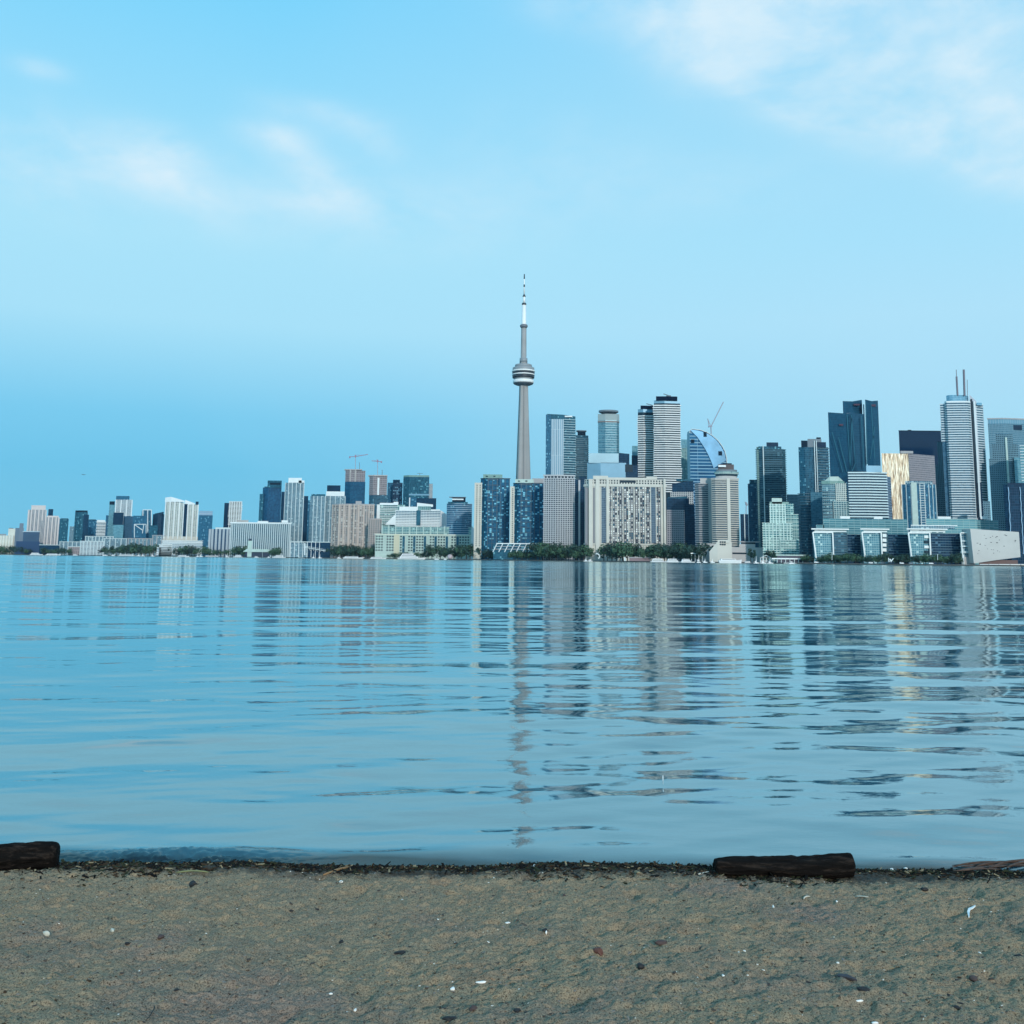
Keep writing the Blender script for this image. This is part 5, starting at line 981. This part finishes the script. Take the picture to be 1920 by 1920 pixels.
# ================================================================== quay things
def quayB(name, label, cat, u, off=0): return Bld(name, label, cat, u, shoreY(u)+off)
B = quayB('quay_shed', 'long shed with a pale green roof and a green tower with a dark cap', 'shed', 482, 6)
B.prism('roof', [(456,0),(462,-3),(505,-3),(509,0)], 1029, PALEG, bot=1035, dep=14, tops=[1034,1029,1030,1034]); B.prism('wall', (460, 505), 1035, BDK, dep=10); B.prism('tower', (465.5, 472), 1014, PALEG, dep=8, out=.8); B.prism('tower_cap', (466.5, 471), 1010, BDK, bot=1014.2, dep=6, out=.5)
B = quayB('pier_hall', 'dark glazed pier hall with white posts and flat roof west of the brick slab', 'building', 606, 20)
B.prism('hall', (578, 631), 1017, NAVG, dep=20); B.prism('roof', (545, 632), 1015.5, BALC, bot=1017, dep=22, out=.8); B.prism('west_hall', (545, 578), 1019, GREYG, dep=14); B.piers('post', (545, 600), 1017, WHITE, n=8, width=.9, out=1.8)
B = quayB('footbridge', 'white footbridge sloping down from a tall post beside the pier hall', 'bridge', 590, -4)
B.bar('deck', (571, 1026), (611, 1033), 1.4, BALC); B.bar('rail', (571, 1023.5), (611, 1030.5), .5, WHITE); B.bar('post', (571.5, 1018), (571.5, 1041), 2.2, WHITE)
for k in range(6): B.bar('truss_brace', (573+k*6.4, 1026.5+k*1.1), (576+k*6.4, 1032+k*.6), .5, WHITE)
B = quayB('geodesic_dome', 'small pinkish white dome standing on the quay beyond the large yacht', 'dome', 844, -2)
p = P(844, 1034, B.Y); lathe('dome', [(.2, 9.0), (2.6, 8.5), (4.6, 7), (5.4, 4.6), (4.8, 2), (3.4, .3)][::-1], 20, pmat('dome_pink', (.50,.42,.44), .5, var=.2, vscale=.4), B.root)
B = quayB('hook_sculpture', 'white hooked arch on the waterfront below the wide cream slab', 'sculpture', 1122, -2)
pt = [(1117,1039),(1119,1038),(1122,1039),(1124,1042),(1124,1045),(1122,1047.5)]
for a, b_ in zip(pt[:-1], pt[1:]): B.bar('arch_piece', a, b_, 1.5, WHITE)
def lamp(u, vt, label):
    B = quayB('lamp_post', label, 'lamp post', u, -3); B.bar('pole', (u, vt), (u, 1050), .45, BALC); B.bar('arm', (u-1, vt), (u+1, vt), .5, BALC)
lamp(1199.5, 1024, 'tall thin pole in front of the grove below the wide cream slab'); lamp(1560, 1036, 'thin pole before the westernmost white framed block'); lamp(492, 1018, 'thin pole behind the green quay shed'); lamp(557, 1027, 'thin pole west of the white footbridge'); lamp(1758, 1040, 'thin pole before the largest white framed block')
B = quayB('ferry_terminal', 'low reddish ferry building with a flat pale roof west of the harbour ferries', 'building', 1200, -4)
B.prism('wall', (1180, 1219), 1046, pmat('dusky_brick', (.24,.17,.18), .8), dep=8); B.prism('roof', (1179, 1220), 1044.6, PINKC, bot=1046.2, dep=9, out=.6); B.prism('white_kiosk', (1170, 1173), 1045, BALC, dep=3)
B = quayB('dock_canopy', 'white flat canopy on posts among the trees behind the harbour ferries', 'canopy', 1306, 5)
B.prism('canopy', (1295, 1318), 1036.5, WHITE, bot=1038.5, dep=6); B.piers('post', (1296, 1317), 1038.5, BALC, n=4, width=.7)
B = quayB('dock_canopy', 'long pale dock roof over a lower white roof before the mint framed condo', 'canopy', 1480, 4)
B.prism('upper_roof', (1456, 1519), 1040, PALEG, bot=1042, dep=8, out=.5); B.prism('wall', (1457, 1516), 1042.2, BDK, dep=7); B.prism('lower_roof', (1455, 1506), 1046.5, WHITE, bot=1048.8, dep=5, out=2.5); B.piers('post', (1456, 1505), 1049, BALC, n=7, width=.8, out=2)
B = quayB('dock_pavilion', 'grey open work shelter on the quay west of the long pale dock roof', 'shelter', 1436, 0)
B.prism('roof', (1425, 1448), 1045, CONC, bot=1046.5, dep=6); B.piers('post', (1425, 1448), 1046.5, BALC, n=5, width=1, out=.6); B.prism('counter', (1426, 1447), 1050, CONC, dep=5)
for a, b_ in (((1428,1045),(1436,1041)), ((1436,1041),(1444,1045))): B.bar('roof_truss', a, b_, .8, BALC)
B = quayB('antler_sculpture', 'pale branching sculpture among the trees before the middle white framed block', 'sculpture', 1670, -6)
for a, b_ in (((1667,1054),(1666,1046)), ((1671,1054),(1669,1048)), ((1671,1052),(1675,1047)), ((1668,1049),(1671,1051))): B.bar('branch', a, b_, .9, WHITE)
# white quayside parked things under the condos
for u, w, c in ((1530,5,BW), (1632,4,BW), (1655,6,STEEL), (1690,7,BW), (1707,6,STEEL), (1745,4,BW)):
    B = quayB('parked_van', {1530:'white van parked at the western end of the glass lakeside row', 1632:'white van parked between the first and middle framed blocks', 1655:'grey van parked below the middle framed block', 1690:'white van parked at the east corner of the middle framed block', 1707:'grey van parked at the west corner of the largest framed block', 1745:'white van parked below the centre of the largest framed block'}[u], 'van', u, 0)
    x = 2.6; bx('body', -x, x*.55, -1, 1, .4, 2.2, c, B.root, .1); bx('cab', x*.56, x, -1, 1, .4, 1.6, c, B.root, .15); bx('window_band', -x*.8, x*.5, -1.05, 1.05, 1.4, 1.9, BWIN, B.root)
    for sx in (-.6, .6): lathe('wheel', [(.38,-.12),(.38,.12)], 12, BDK, B.root).matrix_local = Matrix.Translation((x*sx, -1.02, .38)) @ Matrix.Rotation(rad(90), 4, 'X')
# a small aircraft far away over the west
p = P(157, 890, 5200); r = empty('aircraft', p); tag(r, 'tiny aircraft flying low in the clear sky at the west', 'aircraft'); am = pmat('aircraft_grey', (.12,.17,.24), .5)
m_ = lathe('fuselage', [(.2,-11),(1.2,-8),(1.5,0),(1.3,6),(.3,11)], 12, am, r); m_.matrix_local = Matrix.Rotation(rad(90), 4, 'Y')
mesh_obj('wing', [(-1.5,-12,.8),(1.8,-12,.8),(2.4,0,.8),(-2.4,0,.8),(1.8,12,.8),(-1.5,12,.8)], [(0,1,2,3),(3,2,4,5)], am, r); mesh_obj('tail_fin', [(-10,0,.5),(-7.5,0,.5),(-9,0,4.5),(-10.5,0,4.5),(-10,.3,.5),(-7.5,.3,.5),(-9,.3,4.5),(-10.5,.3,4.5)], [(0,1,2,3),(7,6,5,4),(1,5,6,2),(0,3,7,4),(3,2,6,7)], am, r)
# marker stick in the water
d = ray(1243, 1463); tt = EYE/-d.z; p = d*tt; r = lathe('marker_stick', [(.004,-.3),(.004,.02),(.003,.04)], 8, WHITE); r.location = (p.x, p.y, 0); tag(r, 'tiny white stick poking out of the calm water off the beach', 'marker')

# ================================================================== the beach
SLOPE = .075
def sand_z(x, y):
    x = np.asarray(x, float); y = np.asarray(y, float); wl = waterline(x); d = wl-y
    z = np.where(d > 0, SLOPE*d, SLOPE*1.4*d) + .004
    z = z + .030*(1-np.exp(-np.maximum(d, 0)/.12))*np.clip(1.2+.4*np.sin(x*2.3), 0, 2)
    w = np.clip(d/.5, 0, 1)
    z = z + w*(.022*vnoise(x*3.6, y*4.2, 31)+.020*vnoise(x*8.5, y*9.5, 32)+.019*vnoise(x*17, y*19, 33))
    z = z - w*.085*np.clip(vnoise(x*7.5+9, y*8.5, 38)-.14, 0, 1)
    z = z + np.clip(d/.1, 0, 1)*(.0130*vnoise(x*38, y*42, 34)+.0095*vnoise(x*80, y*90, 35)+.012*np.clip(vnoise(x*30+5, y*34, 36)-.27, 0, 1)*1.4)
    return z
SM = bpy.data.materials.new('sand'); SM.use_nodes = True; t = SM.node_tree; b = t.nodes['Principled BSDF']; b.inputs['Roughness'].default_value = .92; b.inputs['Specular IOR Level'].default_value = .25
co = N(t, 'ShaderNodeNewGeometry').outputs['Position']
n1 = noise(t, co, 1.1, 4, .6); n2 = noise(t, co, 9, 6, .7); n3 = noise(t, co, 160, 3, .6); n4 = noise(t, co, 420, 2, .6)
c0 = ramp(t, n1, [(.34, (.298,.212,.152)), (.46, (.298,.224,.144)), (.56, (.326,.243,.150)), (.68, (.326,.222,.138))])
c1 = mixc(t, .9, c0, ramp(t, n2, [(.3, (.78,.78,.78)), (.5, (.95,.95,.95)), (.7, (1.05,1.04,1.03))]), 'MULTIPLY')
c2 = mixc(t, .9, c1, ramp(t, n3, [(.36, (.22,.20,.19)), (.47, (.90,.90,.90)), (.60, (1.1,1.1,1.1)), (.72, (1.45,1.45,1.45))]), 'MULTIPLY')
c2 = mixc(t, .7, c2, ramp(t, n4, [(.32, (.6,.6,.6)), (.5, (1,1,1)), (.68, (1.35,1.35,1.35))]), 'MULTIPLY')
# damp strip at the water's edge: follows the distance from the waterline
sp = N(t, 'ShaderNodeSeparateXYZ'); t.links.new(co, sp.inputs[0])
dd = math_(t, 'SUBTRACT', YW, sp.outputs[1])
dd = math_(t, 'ADD', dd, math_(t, 'MULTIPLY', math_(t, 'SUBTRACT', n2, .5), .5))
damp = ramp(t, math_(t, 'DIVIDE', dd, 1.0, clamp=True), [(.30, (1,1,1)), (.50, (0,0,0))])
c3 = mixc(t, damp, c2, mixc(t, .92, c2, (.10,.11,.12), 'MULTIPLY')); t.links.new(c3, b.inputs['Base Color'])
rgh = math_(t, 'SUBTRACT', .92, math_(t, 'MULTIPLY', damp, .35)); t.links.new(rgh, b.inputs['Roughness'])
bn = N(t, 'ShaderNodeBump'); bn.inputs['Strength'].default_value = .8; bn.inputs['Distance'].default_value = .006
t.links.new(math_(t, 'ADD', math_(t, 'MULTIPLY', n3, .7), math_(t, 'MULTIPLY', n4, .5)), bn.inputs['Height']); t.links.new(bn.outputs[0], b.inputs['Normal'])
xs = np.concatenate([np.linspace(-14, -2.9, 60), np.linspace(-2.88, 2.88, 800), np.linspace(2.9, 14, 60)])
ys = np.concatenate([np.linspace(-8, 3.4, 50), np.linspace(3.42, 6.9, 620), np.linspace(7, 16, 20)])
Xs, Ys = np.meshgrid(xs, ys); o = grid_obj('sand_beach', Xs, Ys, sand_z(Xs, Ys), SM); tag(o, kind='structure')
def Ps(u, v):
    d = ray(u, v); z = .1
    for _ in range(12):
        tt = (z-EYE)/d.z; p = Vector((0,0,EYE))+d*tt; z = float(sand_z(p.x, p.y))
    return Vector((p.x, p.y, z))
# wrack line: a tangle of weed, bark flakes and twigs that nobody could count
def scatter(name, n, fx, mats, smin, smax, asp, lift=.004, curl=.3, weights=None):
    r = np.random.default_rng(len(name)+n); V, Fc, fm = [], [], []
    for i in range(n):
        x, y = fx(r); s = r.uniform(smin, smax)*(1 if r.random() < .85 else 1.6); w = s/asp*r.uniform(.6, 1.3); a = r.normal(0, .7) if r.random() < .6 else r.uniform(0, 6.28)
        z = float(sand_z(x, y))+lift+r.uniform(0, s*.10); ca, sa = math.cos(a), math.sin(a); tilt = r.normal(0, curl); k = len(V); th = max(.0015, w*.35)
        for (dx, dy, dz) in ((-1,-.6,0),(1,-.4,0),(1.1,.5,0),(-.9,.6,0),(-.9,-.4,1),(.9,-.3,1),(.8,.4,1),(-.8,.4,1)):
            lx, ly = dx*s/2, dy*w; V.append((x+lx*ca-ly*sa, y+lx*sa+ly*ca, z+lx*tilt+dz*th-.002+(.25*s*(dx*dx-.5)*tilt)))
        Fc += [tuple(k+q for q in f) for f in ((3,2,1,0),(4,5,6,7),(0,1,5,4),(1,2,6,5),(2,3,7,6),(3,0,4,7))]
        fm += [int(r.choice(len(mats), p=weights))]*6
    return mesh_obj(name, V, Fc, mats, None, fmat=fm)
WD = [pmat('weed_black', (.008,.007,.006), .8, spec=.1), pmat('weed_olive', (.026,.030,.013), .8, spec=.15), pmat('bark_brown', (.055,.034,.020), .9, spec=.1), pmat('straw_bits', (.26,.20,.11), .8), pmat('shell_bits', (.75,.68,.58), .6), pmat('grit_grey', (.20,.17,.14), .8), pmat('crumb_dark', (.05,.038,.030), .8)]
def fx_wrack(r):
    x = r.uniform(-4.5, 4.5); return x, float(waterline(np.array(x)))-.02-abs(r.normal(0, .16+.06*math.sin(x*1.9)+.04*math.sin(x*5.1)))-.03*r.random()
o = scatter('wrack_line', 20000, fx_wrack, WD[:4], .006, .034, 3.4, .003, .35, [.50,.25,.19,.06]); tag(o, 'dark tangle of weed and twigs along the edge of the lake', 'wrack', kind='stuff')
def fx_sand(r):
    y = 3.5+3.0*r.random(); return r.uniform(-.62, .62)*y, min(y, 6.2)+0*r.random()
o = scatter('sand_crumbs', 24000, fx_sand, [WD[5], WD[6], WD[2], WD[3], SM], .002, .012, 1.8, .0, .25, [.26,.24,.12,.08,.30]); tag(o, 'fine grit, bark crumbs and dark specks strewn over the sand', 'grit', kind='stuff')
o = scatter('shell_fragments', 420, fx_sand, [WD[4]], .003, .009, 1.5, .001, .2, [1.0]); tag(o, 'tiny white shell fragments strewn over the sand', 'shells', kind='stuff')
# driftwood logs
CH = bpy.data.materials.new('wet_dark_wood'); CH.use_nodes = True; t = CH.node_tree; b = t.nodes['Principled BSDF']; b.inputs['Roughness'].default_value = .85; b.inputs['Specular IOR Level'].default_value = .08
co = N(t, 'ShaderNodeTexCoord').outputs['Object']; mpn = N(t, 'ShaderNodeMapping'); mpn.inputs['Scale'].default_value = (6, 40, 40); t.links.new(co, mpn.inputs[0]); nn_ = noise(t, mpn.outputs[0], 1, 6, .65)
t.links.new(ramp(t, nn_, [(.3, (.003,.003,.003)), (.52, (.010,.008,.007)), (.70, (.045,.032,.025))]), b.inputs['Base Color']); bn = N(t, 'ShaderNodeBump'); bn.inputs['Strength'].default_value = .9; bn.inputs['Distance'].default_value = .02; t.links.new(nn_, bn.inputs['Height']); t.links.new(bn.outputs[0], b.inputs['Normal'])
def log(name, label, a, b_, r0, r1, seed, cat='log', mat=None, ax=48, seg=40, knob=None, squash=.92, sink=.35):
    rs = np.random.default_rng(seed); ax_ = b_-a; L = ax_.length; dx = ax_.normalized(); dy = Vector((-dx.y, dx.x, 0)).normalized(); dz = dx.cross(dy)
    V, Fc = [], []
    tt = np.concatenate([[0, .008, .020], np.linspace(.04, .96, ax-6), [.980, .992, 1.0]]); shr = np.concatenate([[.62, .84, .95], np.ones(ax-6), [.95, .84, .62]])
    for i, (q, sh) in enumerate(zip(tt, shr)):
        for k in range(seg):
            an = 2*math.pi*k/seg; r = (r0+(r1-r0)*q)*sh
            ns = float(vnoise(np.array(q*L*7), np.array(seed+abs(k-seg/2)*.35), seed))*.34+float(vnoise(np.array(q*L*26), np.array(seed+abs(k-seg/2)*.9), seed+1))*.17+float(vnoise(np.array(q*L*3), np.array(seed+abs(k-seg/2)*1.6), seed+3))*.10
            r *= 1+ns; off = .012*float(vnoise(np.array(q*3.0), np.array(seed*1.0), seed+5))
            V.append(dx*(q*L+(.02*float(vnoise(np.array(an*1.5), np.array(.5), seed+7)) if i < 3 or i > ax-4 else 0))+dy*(math.cos(an)*r)+dz*(math.sin(an)*r*squash+off))
    n = len(tt)
    for i in range(n-1):
        for k in range(seg): j = (k+1) % seg; Fc.append((i*seg+k, (i+1)*seg+k, (i+1)*seg+j, i*seg+j))
    Fc.append(tuple(range(seg))); Fc.append(tuple((n-1)*seg+k for k in range(seg-1, -1, -1)))
    o = mesh_obj(name, V, Fc, mat or CH, None, smooth=True); o.location = a; tag(o, label, cat); return o
def log_px(u0, v0, u1, v1, rpx0, rpx1, **k):
    """ends given by the points where the log rests on the sand"""
    a, b_ = Ps(u0, v0), Ps(u1, v1); m0, m1 = a.y/F, b_.y/F; r0, r1 = rpx0*m0, rpx1*m1
    return a+Vector((0, r0*.2, r0*.82)), b_+Vector((0, r1*.2, r1*.82)), r0, r1
a, b_, r0, r1 = log_px(1340, 1640, 1601, 1643, 15.5, 20.5); log('driftwood_log', 'short black waterlogged log lying at the edge of the lake, blunt at both ends', a, b_, r0, r1, 3)
a, b_, r0, r1 = log_px(-260, 1640, 106, 1627, 18, 24.5); log('driftwood_log', 'thick black log running out of the west side of the beach', a, b_, r0, r1, 9)
# reddish branch tangle at the right edge
RB = pmat('red_driftwood', (.075,.045,.032), .8, var=.4, vscale=20)
def stick(name, label, p0, p1, rad_, mat, cat='stick', bend=.02, seed=1, seg=7, ax=9, group=None, taper=.4):
    rs = random.Random(seed); d = p1-p0; L = d.length; dx = d.normalized(); up = Vector((0,0,1)); sy = dx.cross(up).normalized(); V, Fc = [], []; b1, b2 = rs.uniform(-1,1)*bend, rs.uniform(-.3,1)*bend*.5
    for i in range(ax):
        q = i/(ax-1); c = dx*L*q+sy*math.sin(q*math.pi)*b1+up*math.sin(q*math.pi)*b2+sy*math.sin(q*9)*b1*.15; r = rad_*(1-taper*q)*(.4 if i in (0, ax-1) else 1)*rs.uniform(.85, 1.15)
        for k in range(seg): an = 2*math.pi*k/seg; V.append(c+sy*math.cos(an)*r+up*math.sin(an)*r)
    for i in range(ax-1):
        for k in range(seg): j = (k+1) % seg; Fc.append((i*seg+k, i*seg+j, (i+1)*seg+j, (i+1)*seg+k))
    Fc.append(tuple(range(seg-1, -1, -1))); Fc.append(tuple((ax-1)*seg+k for k in range(seg)))
    o = mesh_obj(name, V, Fc, mat, None, smooth=True); o.location = p0; tag(o, label, cat, group); return o
for k in range(20):
    u0 = 1780+k*6+random.uniform(-8, 8); v0 = 1640-random.uniform(0, 14); p0, p1 = Ps(u0, v0), Ps(u0+random.uniform(70, 150), v0-random.uniform(-2, 8)); p0.z += .012+k*.001; p1.z += .015+k*.0018
    stick('driftwood_branch', 'reddish branch in the driftwood tangle at the east edge of the beach', p0, p1, random.uniform(.003, .008), RB, 'branch', .03, k, group='branches in the reddish driftwood tangle')
BKM = pmat('black_wood_chip', (.018,.015,.014), .7, bump=.4, bscale=80); SHW = pmat('white_shell', (.86,.82,.74), .45, bump=.2, bscale=120)
DBR = pmat('dull_brown_chip', (.075,.045,.038), .8, bump=.4, bscale=80)
def lump(name, label, u, v, wpx, hpx, ang, mat, cat, seed, flat=.5, pts=0):
    """an irregular pebble, chip or shell resting on the sand: size in picture pixels"""
    p = Ps(u, v); m = p.y/F; L = wpx*m/2*.82; H = hpx*m*.82; r_ = random.Random(seed); V, Fc = [], []; A, E = (14, 8) if cat in ('shell', 'stone') else (9, 6)
    D = H*(1.6 if flat < .6 else 1.0)
    for i in range(1, E):
        ph = math.pi*i/E
        for k in range(A):
            an = 2*math.pi*k/A; j = 1+.22*math.sin(an*2+seed)*.6+.16*math.sin(an*3+seed*2.1)+r_.uniform(-.05, .05)*(1 if cat in ('shell', 'stone') else 4.5)
            V.append((L*math.sin(ph)*math.cos(an)*j, D*.5*math.sin(ph)*math.sin(an)*j, H*.5*math.cos(ph)*(1+.2*math.sin(an+seed))))
    for i in range(E-2):
        for k in range(A): q = (k+1) % A; Fc.append((i*A+k, (i+1)*A+k, (i+1)*A+q, i*A+q))
    Fc.append(tuple(range(A))); Fc.append(tuple((E-2)*A+k for k in range(A-1, -1, -1)))
    o = mesh_obj(name, V, Fc, mat, None, smooth=cat in ('shell', 'stone')); o.location = p+Vector((0,0,H*.22)); o.rotation_euler = (0, 0, rad(ang)); tag(o, label, cat); return o
S = lump
S('wood_chip', 'black upright chip near the west end of the weed line', 361, 1662, 15, 15, 30, BKM, 'wood chip', 1)
S('wood_chip', 'black triangular chip lying alone left of the middle of the sand', 751, 1789, 25, 10, 4, BKM, 'wood chip', 2)
S('wood_chip', 'long black chip at the bottom edge of the sand', 845, 1912, 30, 10, 8, BKM, 'wood chip', 3)
S('stone', 'rounded black stone right of the middle of the sand', 1201, 1817, 17, 12, 0, BKM, 'stone', 4)
S('wood_chip', 'flat dark mauve chip above the rounded black stone', 1240, 1769, 31, 9, 8, DBR, 'wood chip', 5)
S('wood_chip', 'black chip just below the long grey slanting piece', 1619, 1861, 29, 9, -20, BKM, 'wood chip', 6)
S('bark_piece', 'long grey piece of bark slanting down towards the black chip', 1586, 1834, 40, 10, -38, pmat('grey_bark', (.05,.048,.055), .7, bump=.5, bscale=60), 'bark', 7)
S('wood_chip', 'short dark chip left of the long grey slanting bark', 1517, 1840, 13, 4, -20, BKM, 'wood chip', 8)
S('leaf', 'reddish brown curled leaf standing in the middle right sand', 1122, 1786, 12, 17, 40, pmat('red_leaf', (.13,.05,.035), .7), 'leaf', 9)
S('wood_chip', 'forked dark chip near the bottom right corner', 1795, 1890, 16, 7, -40, BKM, 'wood chip', 10); S('wood_chip', 'thin dark chip next to the forked one at the bottom right', 1801, 1882, 15, 4, -15, BKM, 'wood chip', 11)
S('stone', 'small brown stone right of the slanting bark', 1826, 1841, 20, 11, 10, DBR, 'stone', 12); S('stone', 'small black stone left of the brown one at lower right', 1779, 1866, 7, 7, 0, BKM, 'stone', 13)
S('stone', 'small black stone left of the black triangular chip', 640, 1768, 8, 9, 0, BKM, 'stone', 14); S('wood_chip', 'dark chip near the left, beside a pinkish patch of sand', 238, 1772, 12, 6, -15, BKM, 'wood chip', 15)
S('wood_chip', 'small black chip beside a white line below the weed at left centre', 546, 1709, 9, 6, 0, BKM, 'wood chip', 16); S('wood_chip', 'narrow black chip further right on the same level as the white line', 594, 1705, 12, 4, 5, BKM, 'wood chip', 17)
S('wood_chip', 'dark flat chip behind the brown chips at the middle bottom', 970, 1895, 16, 8, 5, BKM, 'wood chip', 18); S('wood_chip', 'dark brown chip near the bottom, left of the rust patch', 887, 1896, 18, 10, 20, DBR, 'wood chip', 19)
S('stone', 'dark stone right behind the small white upright shell', 1022, 1755, 11, 7, 0, BKM, 'stone', 20); S('stone', 'dull dark stone at the far right edge of the sand', 1910, 1795, 14, 9, 0, BKM, 'stone', 21)
S('stone', 'small dark stone close under the weed right of the black log', 1733, 1672, 15, 8, 0, BKM, 'stone', 22); S('wood_chip', 'brown chip just below the weed line at centre right', 1058, 1678, 7, 6, 0, DBR, 'wood chip', 23)
S('stone', 'small dull dark pebble in the left half near a big footprint', 301, 1758, 14, 9, 0, DBR, 'stone', 24); S('wood_chip', 'tiny dark sliver low in the left half of the sand', 331, 1857, 11, 5, 15, BKM, 'wood chip', 25)
S('shell', 'bright white rounded shell in the lower left half of the sand', 493, 1850, 11, 7, 0, SHW, 'shell', 31); S('shell', 'flat white shell at bottom centre, left of the bow shaped piece', 849, 1856, 10, 7, 10, SHW, 'shell', 32)
S('shell', 'white bow shaped litter piece at the bottom centre of the sand', 903, 1845, 24, 6, 0, SHW, 'litter', 33, .9); S('shell', 'small oblong white shell beside the rounded one at lower left', 620, 1864, 8, 4, 0, SHW, 'shell', 34)
S('shell', 'pale yellowish shell near the left side of the sand', 86, 1753, 8, 12, 60, pmat('pale_shell', (.55,.52,.42), .6), 'shell', 35); S('shell', 'pale shell east of the yellowish one at left', 211, 1746, 9, 8, 30, pmat('pale_shell', (.55,.52,.42), .6), 'shell', 36)
S('shell', 'tiny square white shell in the left half, above the rounded one', 261, 1823, 5, 5, 0, SHW, 'shell', 37); S('shell', 'pale yellow rounded shell low at the left centre', 666, 1897, 6, 6, 0, SHW, 'shell', 38)
S('shell', 'long white shell flake near the bottom right, below the black chip', 1611, 1886, 17, 5, 5, SHW, 'shell', 39, .9); S('shell', 'white shell at the bottom edge on the right', 1640, 1919, 14, 5, 5, SHW, 'shell', 40)
S('shell', 'small white shell low right of centre, near the slanting bark', 1571, 1806, 6, 4, 0, SHW, 'shell', 41); S('shell', 'small white shell on the right half, alone above the bark', 1396, 1782, 6, 4, 20, SHW, 'shell', 42); S('shell', 'small white shell at lower centre right', 1356, 1830, 7, 4, 20, SHW, 'shell', 43); S('shell', 'round white shell beside the small one at lower centre right', 1308, 1835, 5, 4, 0, SHW, 'shell', 44)
S('shell', 'pale flat shell flake in the centre of the sand', 952, 1731, 11, 4, 0, SHW, 'shell', 45); S('shell', 'small upright white shell before the dark stone', 1024, 1748, 4, 8, 0, SHW, 'shell', 46); S('shell', 'white shell under the weed line near the left centre', 640, 1655, 9, 7, 0, SHW, 'shell', 47); S('shell', 'small white shell right of the slanting bark at far right', 1837, 1788, 6, 4, 0, SHW, 'shell', 48)
S('shell', 'small white shell in the upper right of the sand under the black log', 1569, 1691, 5, 4, 0, SHW, 'shell', 49); S('shell', 'small white oblong shell left of the twigs under the black log', 1450, 1702, 4, 7, 0, SHW, 'shell', 50)
def twig(label, u0, v0, u1, v1, w, mat, seed, bend=.01, name='twig', cat='twig'):
    p0, p1 = Ps(u0, v0), Ps(u1, v1); r = w*p0.y/F/2; p0.z += r*.7; p1.z += r*.7; stick(name, label, p0, p1, r, mat, cat, bend, seed, taper=.2)
PT = pmat('pale_twig', (.55,.50,.40), .7)
twig('short pale twig under the black log', 1507, 1688, 1519, 1681, 3, PT, 1); twig('thin pale straw lying level right of the short pale twig', 1604, 1682, 1629, 1683, 2.5, PT, 2); twig('thin dark curved root in the lower left sand', 288, 1890, 272, 1915, 2, BKM, 3, .02); twig('pale stick half buried in the centre of the sand', 905, 1744, 935, 1745, 3, PT, 4)
twig('yellow green reed lying in the weed at the left', 330, 1637, 392, 1636, 2.8, pmat('reed_green', (.20,.21,.09), .7), 5, .03, 'reed', 'reed'); twig('rusty brown stick angled in the weed left of centre', 606, 1644, 655, 1627, 5, pmat('rust_stick', (.28,.15,.06), .7), 6, .02); twig('pale stick on the weed just west of the black log', 1308, 1637, 1336, 1635, 4, PT, 7)
twig('dark stick crossing the weed at the centre right', 1070, 1638, 1090, 1651, 2.5, BKM, 8)
# the white hooked strip on the right
q = [(1829,1703),(1823,1704),(1818,1709),(1816,1716),(1817,1722)]; pp = [Ps(u, v)+Vector((0,0,.006)) for u, v in q]; V, Fc = [], []
for i, p in enumerate(pp):
    dx = (pp[min(i+1, 4)]-pp[max(i-1, 0)]).normalized(); sy = dx.cross(Vector((0,0,1))).normalized()*.0055*(1 if 0 < i < 4 else .5)
    V += [p+sy-pp[0], p-sy-pp[0], p-sy+Vector((0,0,.007))-pp[0], p+sy+Vector((0,0,.007))-pp[0]]
for i in range(4):
    for k in range(4): Fc.append((i*4+k, i*4+(k+1) % 4, i*4+4+(k+1) % 4, i*4+4+k))
Fc += [(3,2,1,0), (16,17,18,19)]
o = mesh_obj('plastic_strip', V, Fc, WHITE); o.location = pp[0]; tag(o, 'white hooked strip of plastic lying on the right of the sand', 'litter')
S('litter_bit', 'small white scrap on the weed just east of the black log', 1672, 1632, 8, 6, 0, SHW, 'litter', 51); S('litter_bit', 'white scrap further east on the weed, beside the small one', 1698, 1631, 8, 7, 0, SHW, 'litter', 52); S('litter_bit', 'white scrap in the weed at the centre', 1002, 1624, 5, 8, 0, SHW, 'litter', 53)
for o in list(COL.objects):
    if o.parent is None and 'category' not in o and 'kind' not in o and o.type in ('EMPTY', 'MESH'): print('UNTAGGED', o.name)

# ------------------------------------------------------------------ thin lake haze
HV = bpy.data.materials.new('haze_air'); HV.use_nodes = True; t = HV.node_tree; t.nodes.remove(t.nodes['Principled BSDF'])
pv = N(t, 'ShaderNodeVolumePrincipled'); pv.inputs['Color'].default_value = (.62,.90,1,1); pv.inputs['Density'].default_value = 1.7e-5; pv.inputs['Anisotropy'].default_value = .2
t.links.new(pv.outputs[0], t.nodes['Material Output'].inputs['Volume'])
hx, hy0, hy1, hz0, hz1 = 36000, -60, 10000, -60, 700
V = [(-hx,hy0,hz0),(hx,hy0,hz0),(hx,hy1,hz0),(-hx,hy1,hz0),(-hx,hy0,hz1),(hx,hy0,hz1),(hx,hy1,hz1),(-hx,hy1,hz1)]
o = mesh_obj('haze', V, [(3,2,1,0),(4,5,6,7),(0,1,5,4),(1,2,6,5),(2,3,7,6),(3,0,4,7)], HV); o['kind'] = 'stuff'; tag(o, 'thin blue haze over the lake and city', kind='stuff')
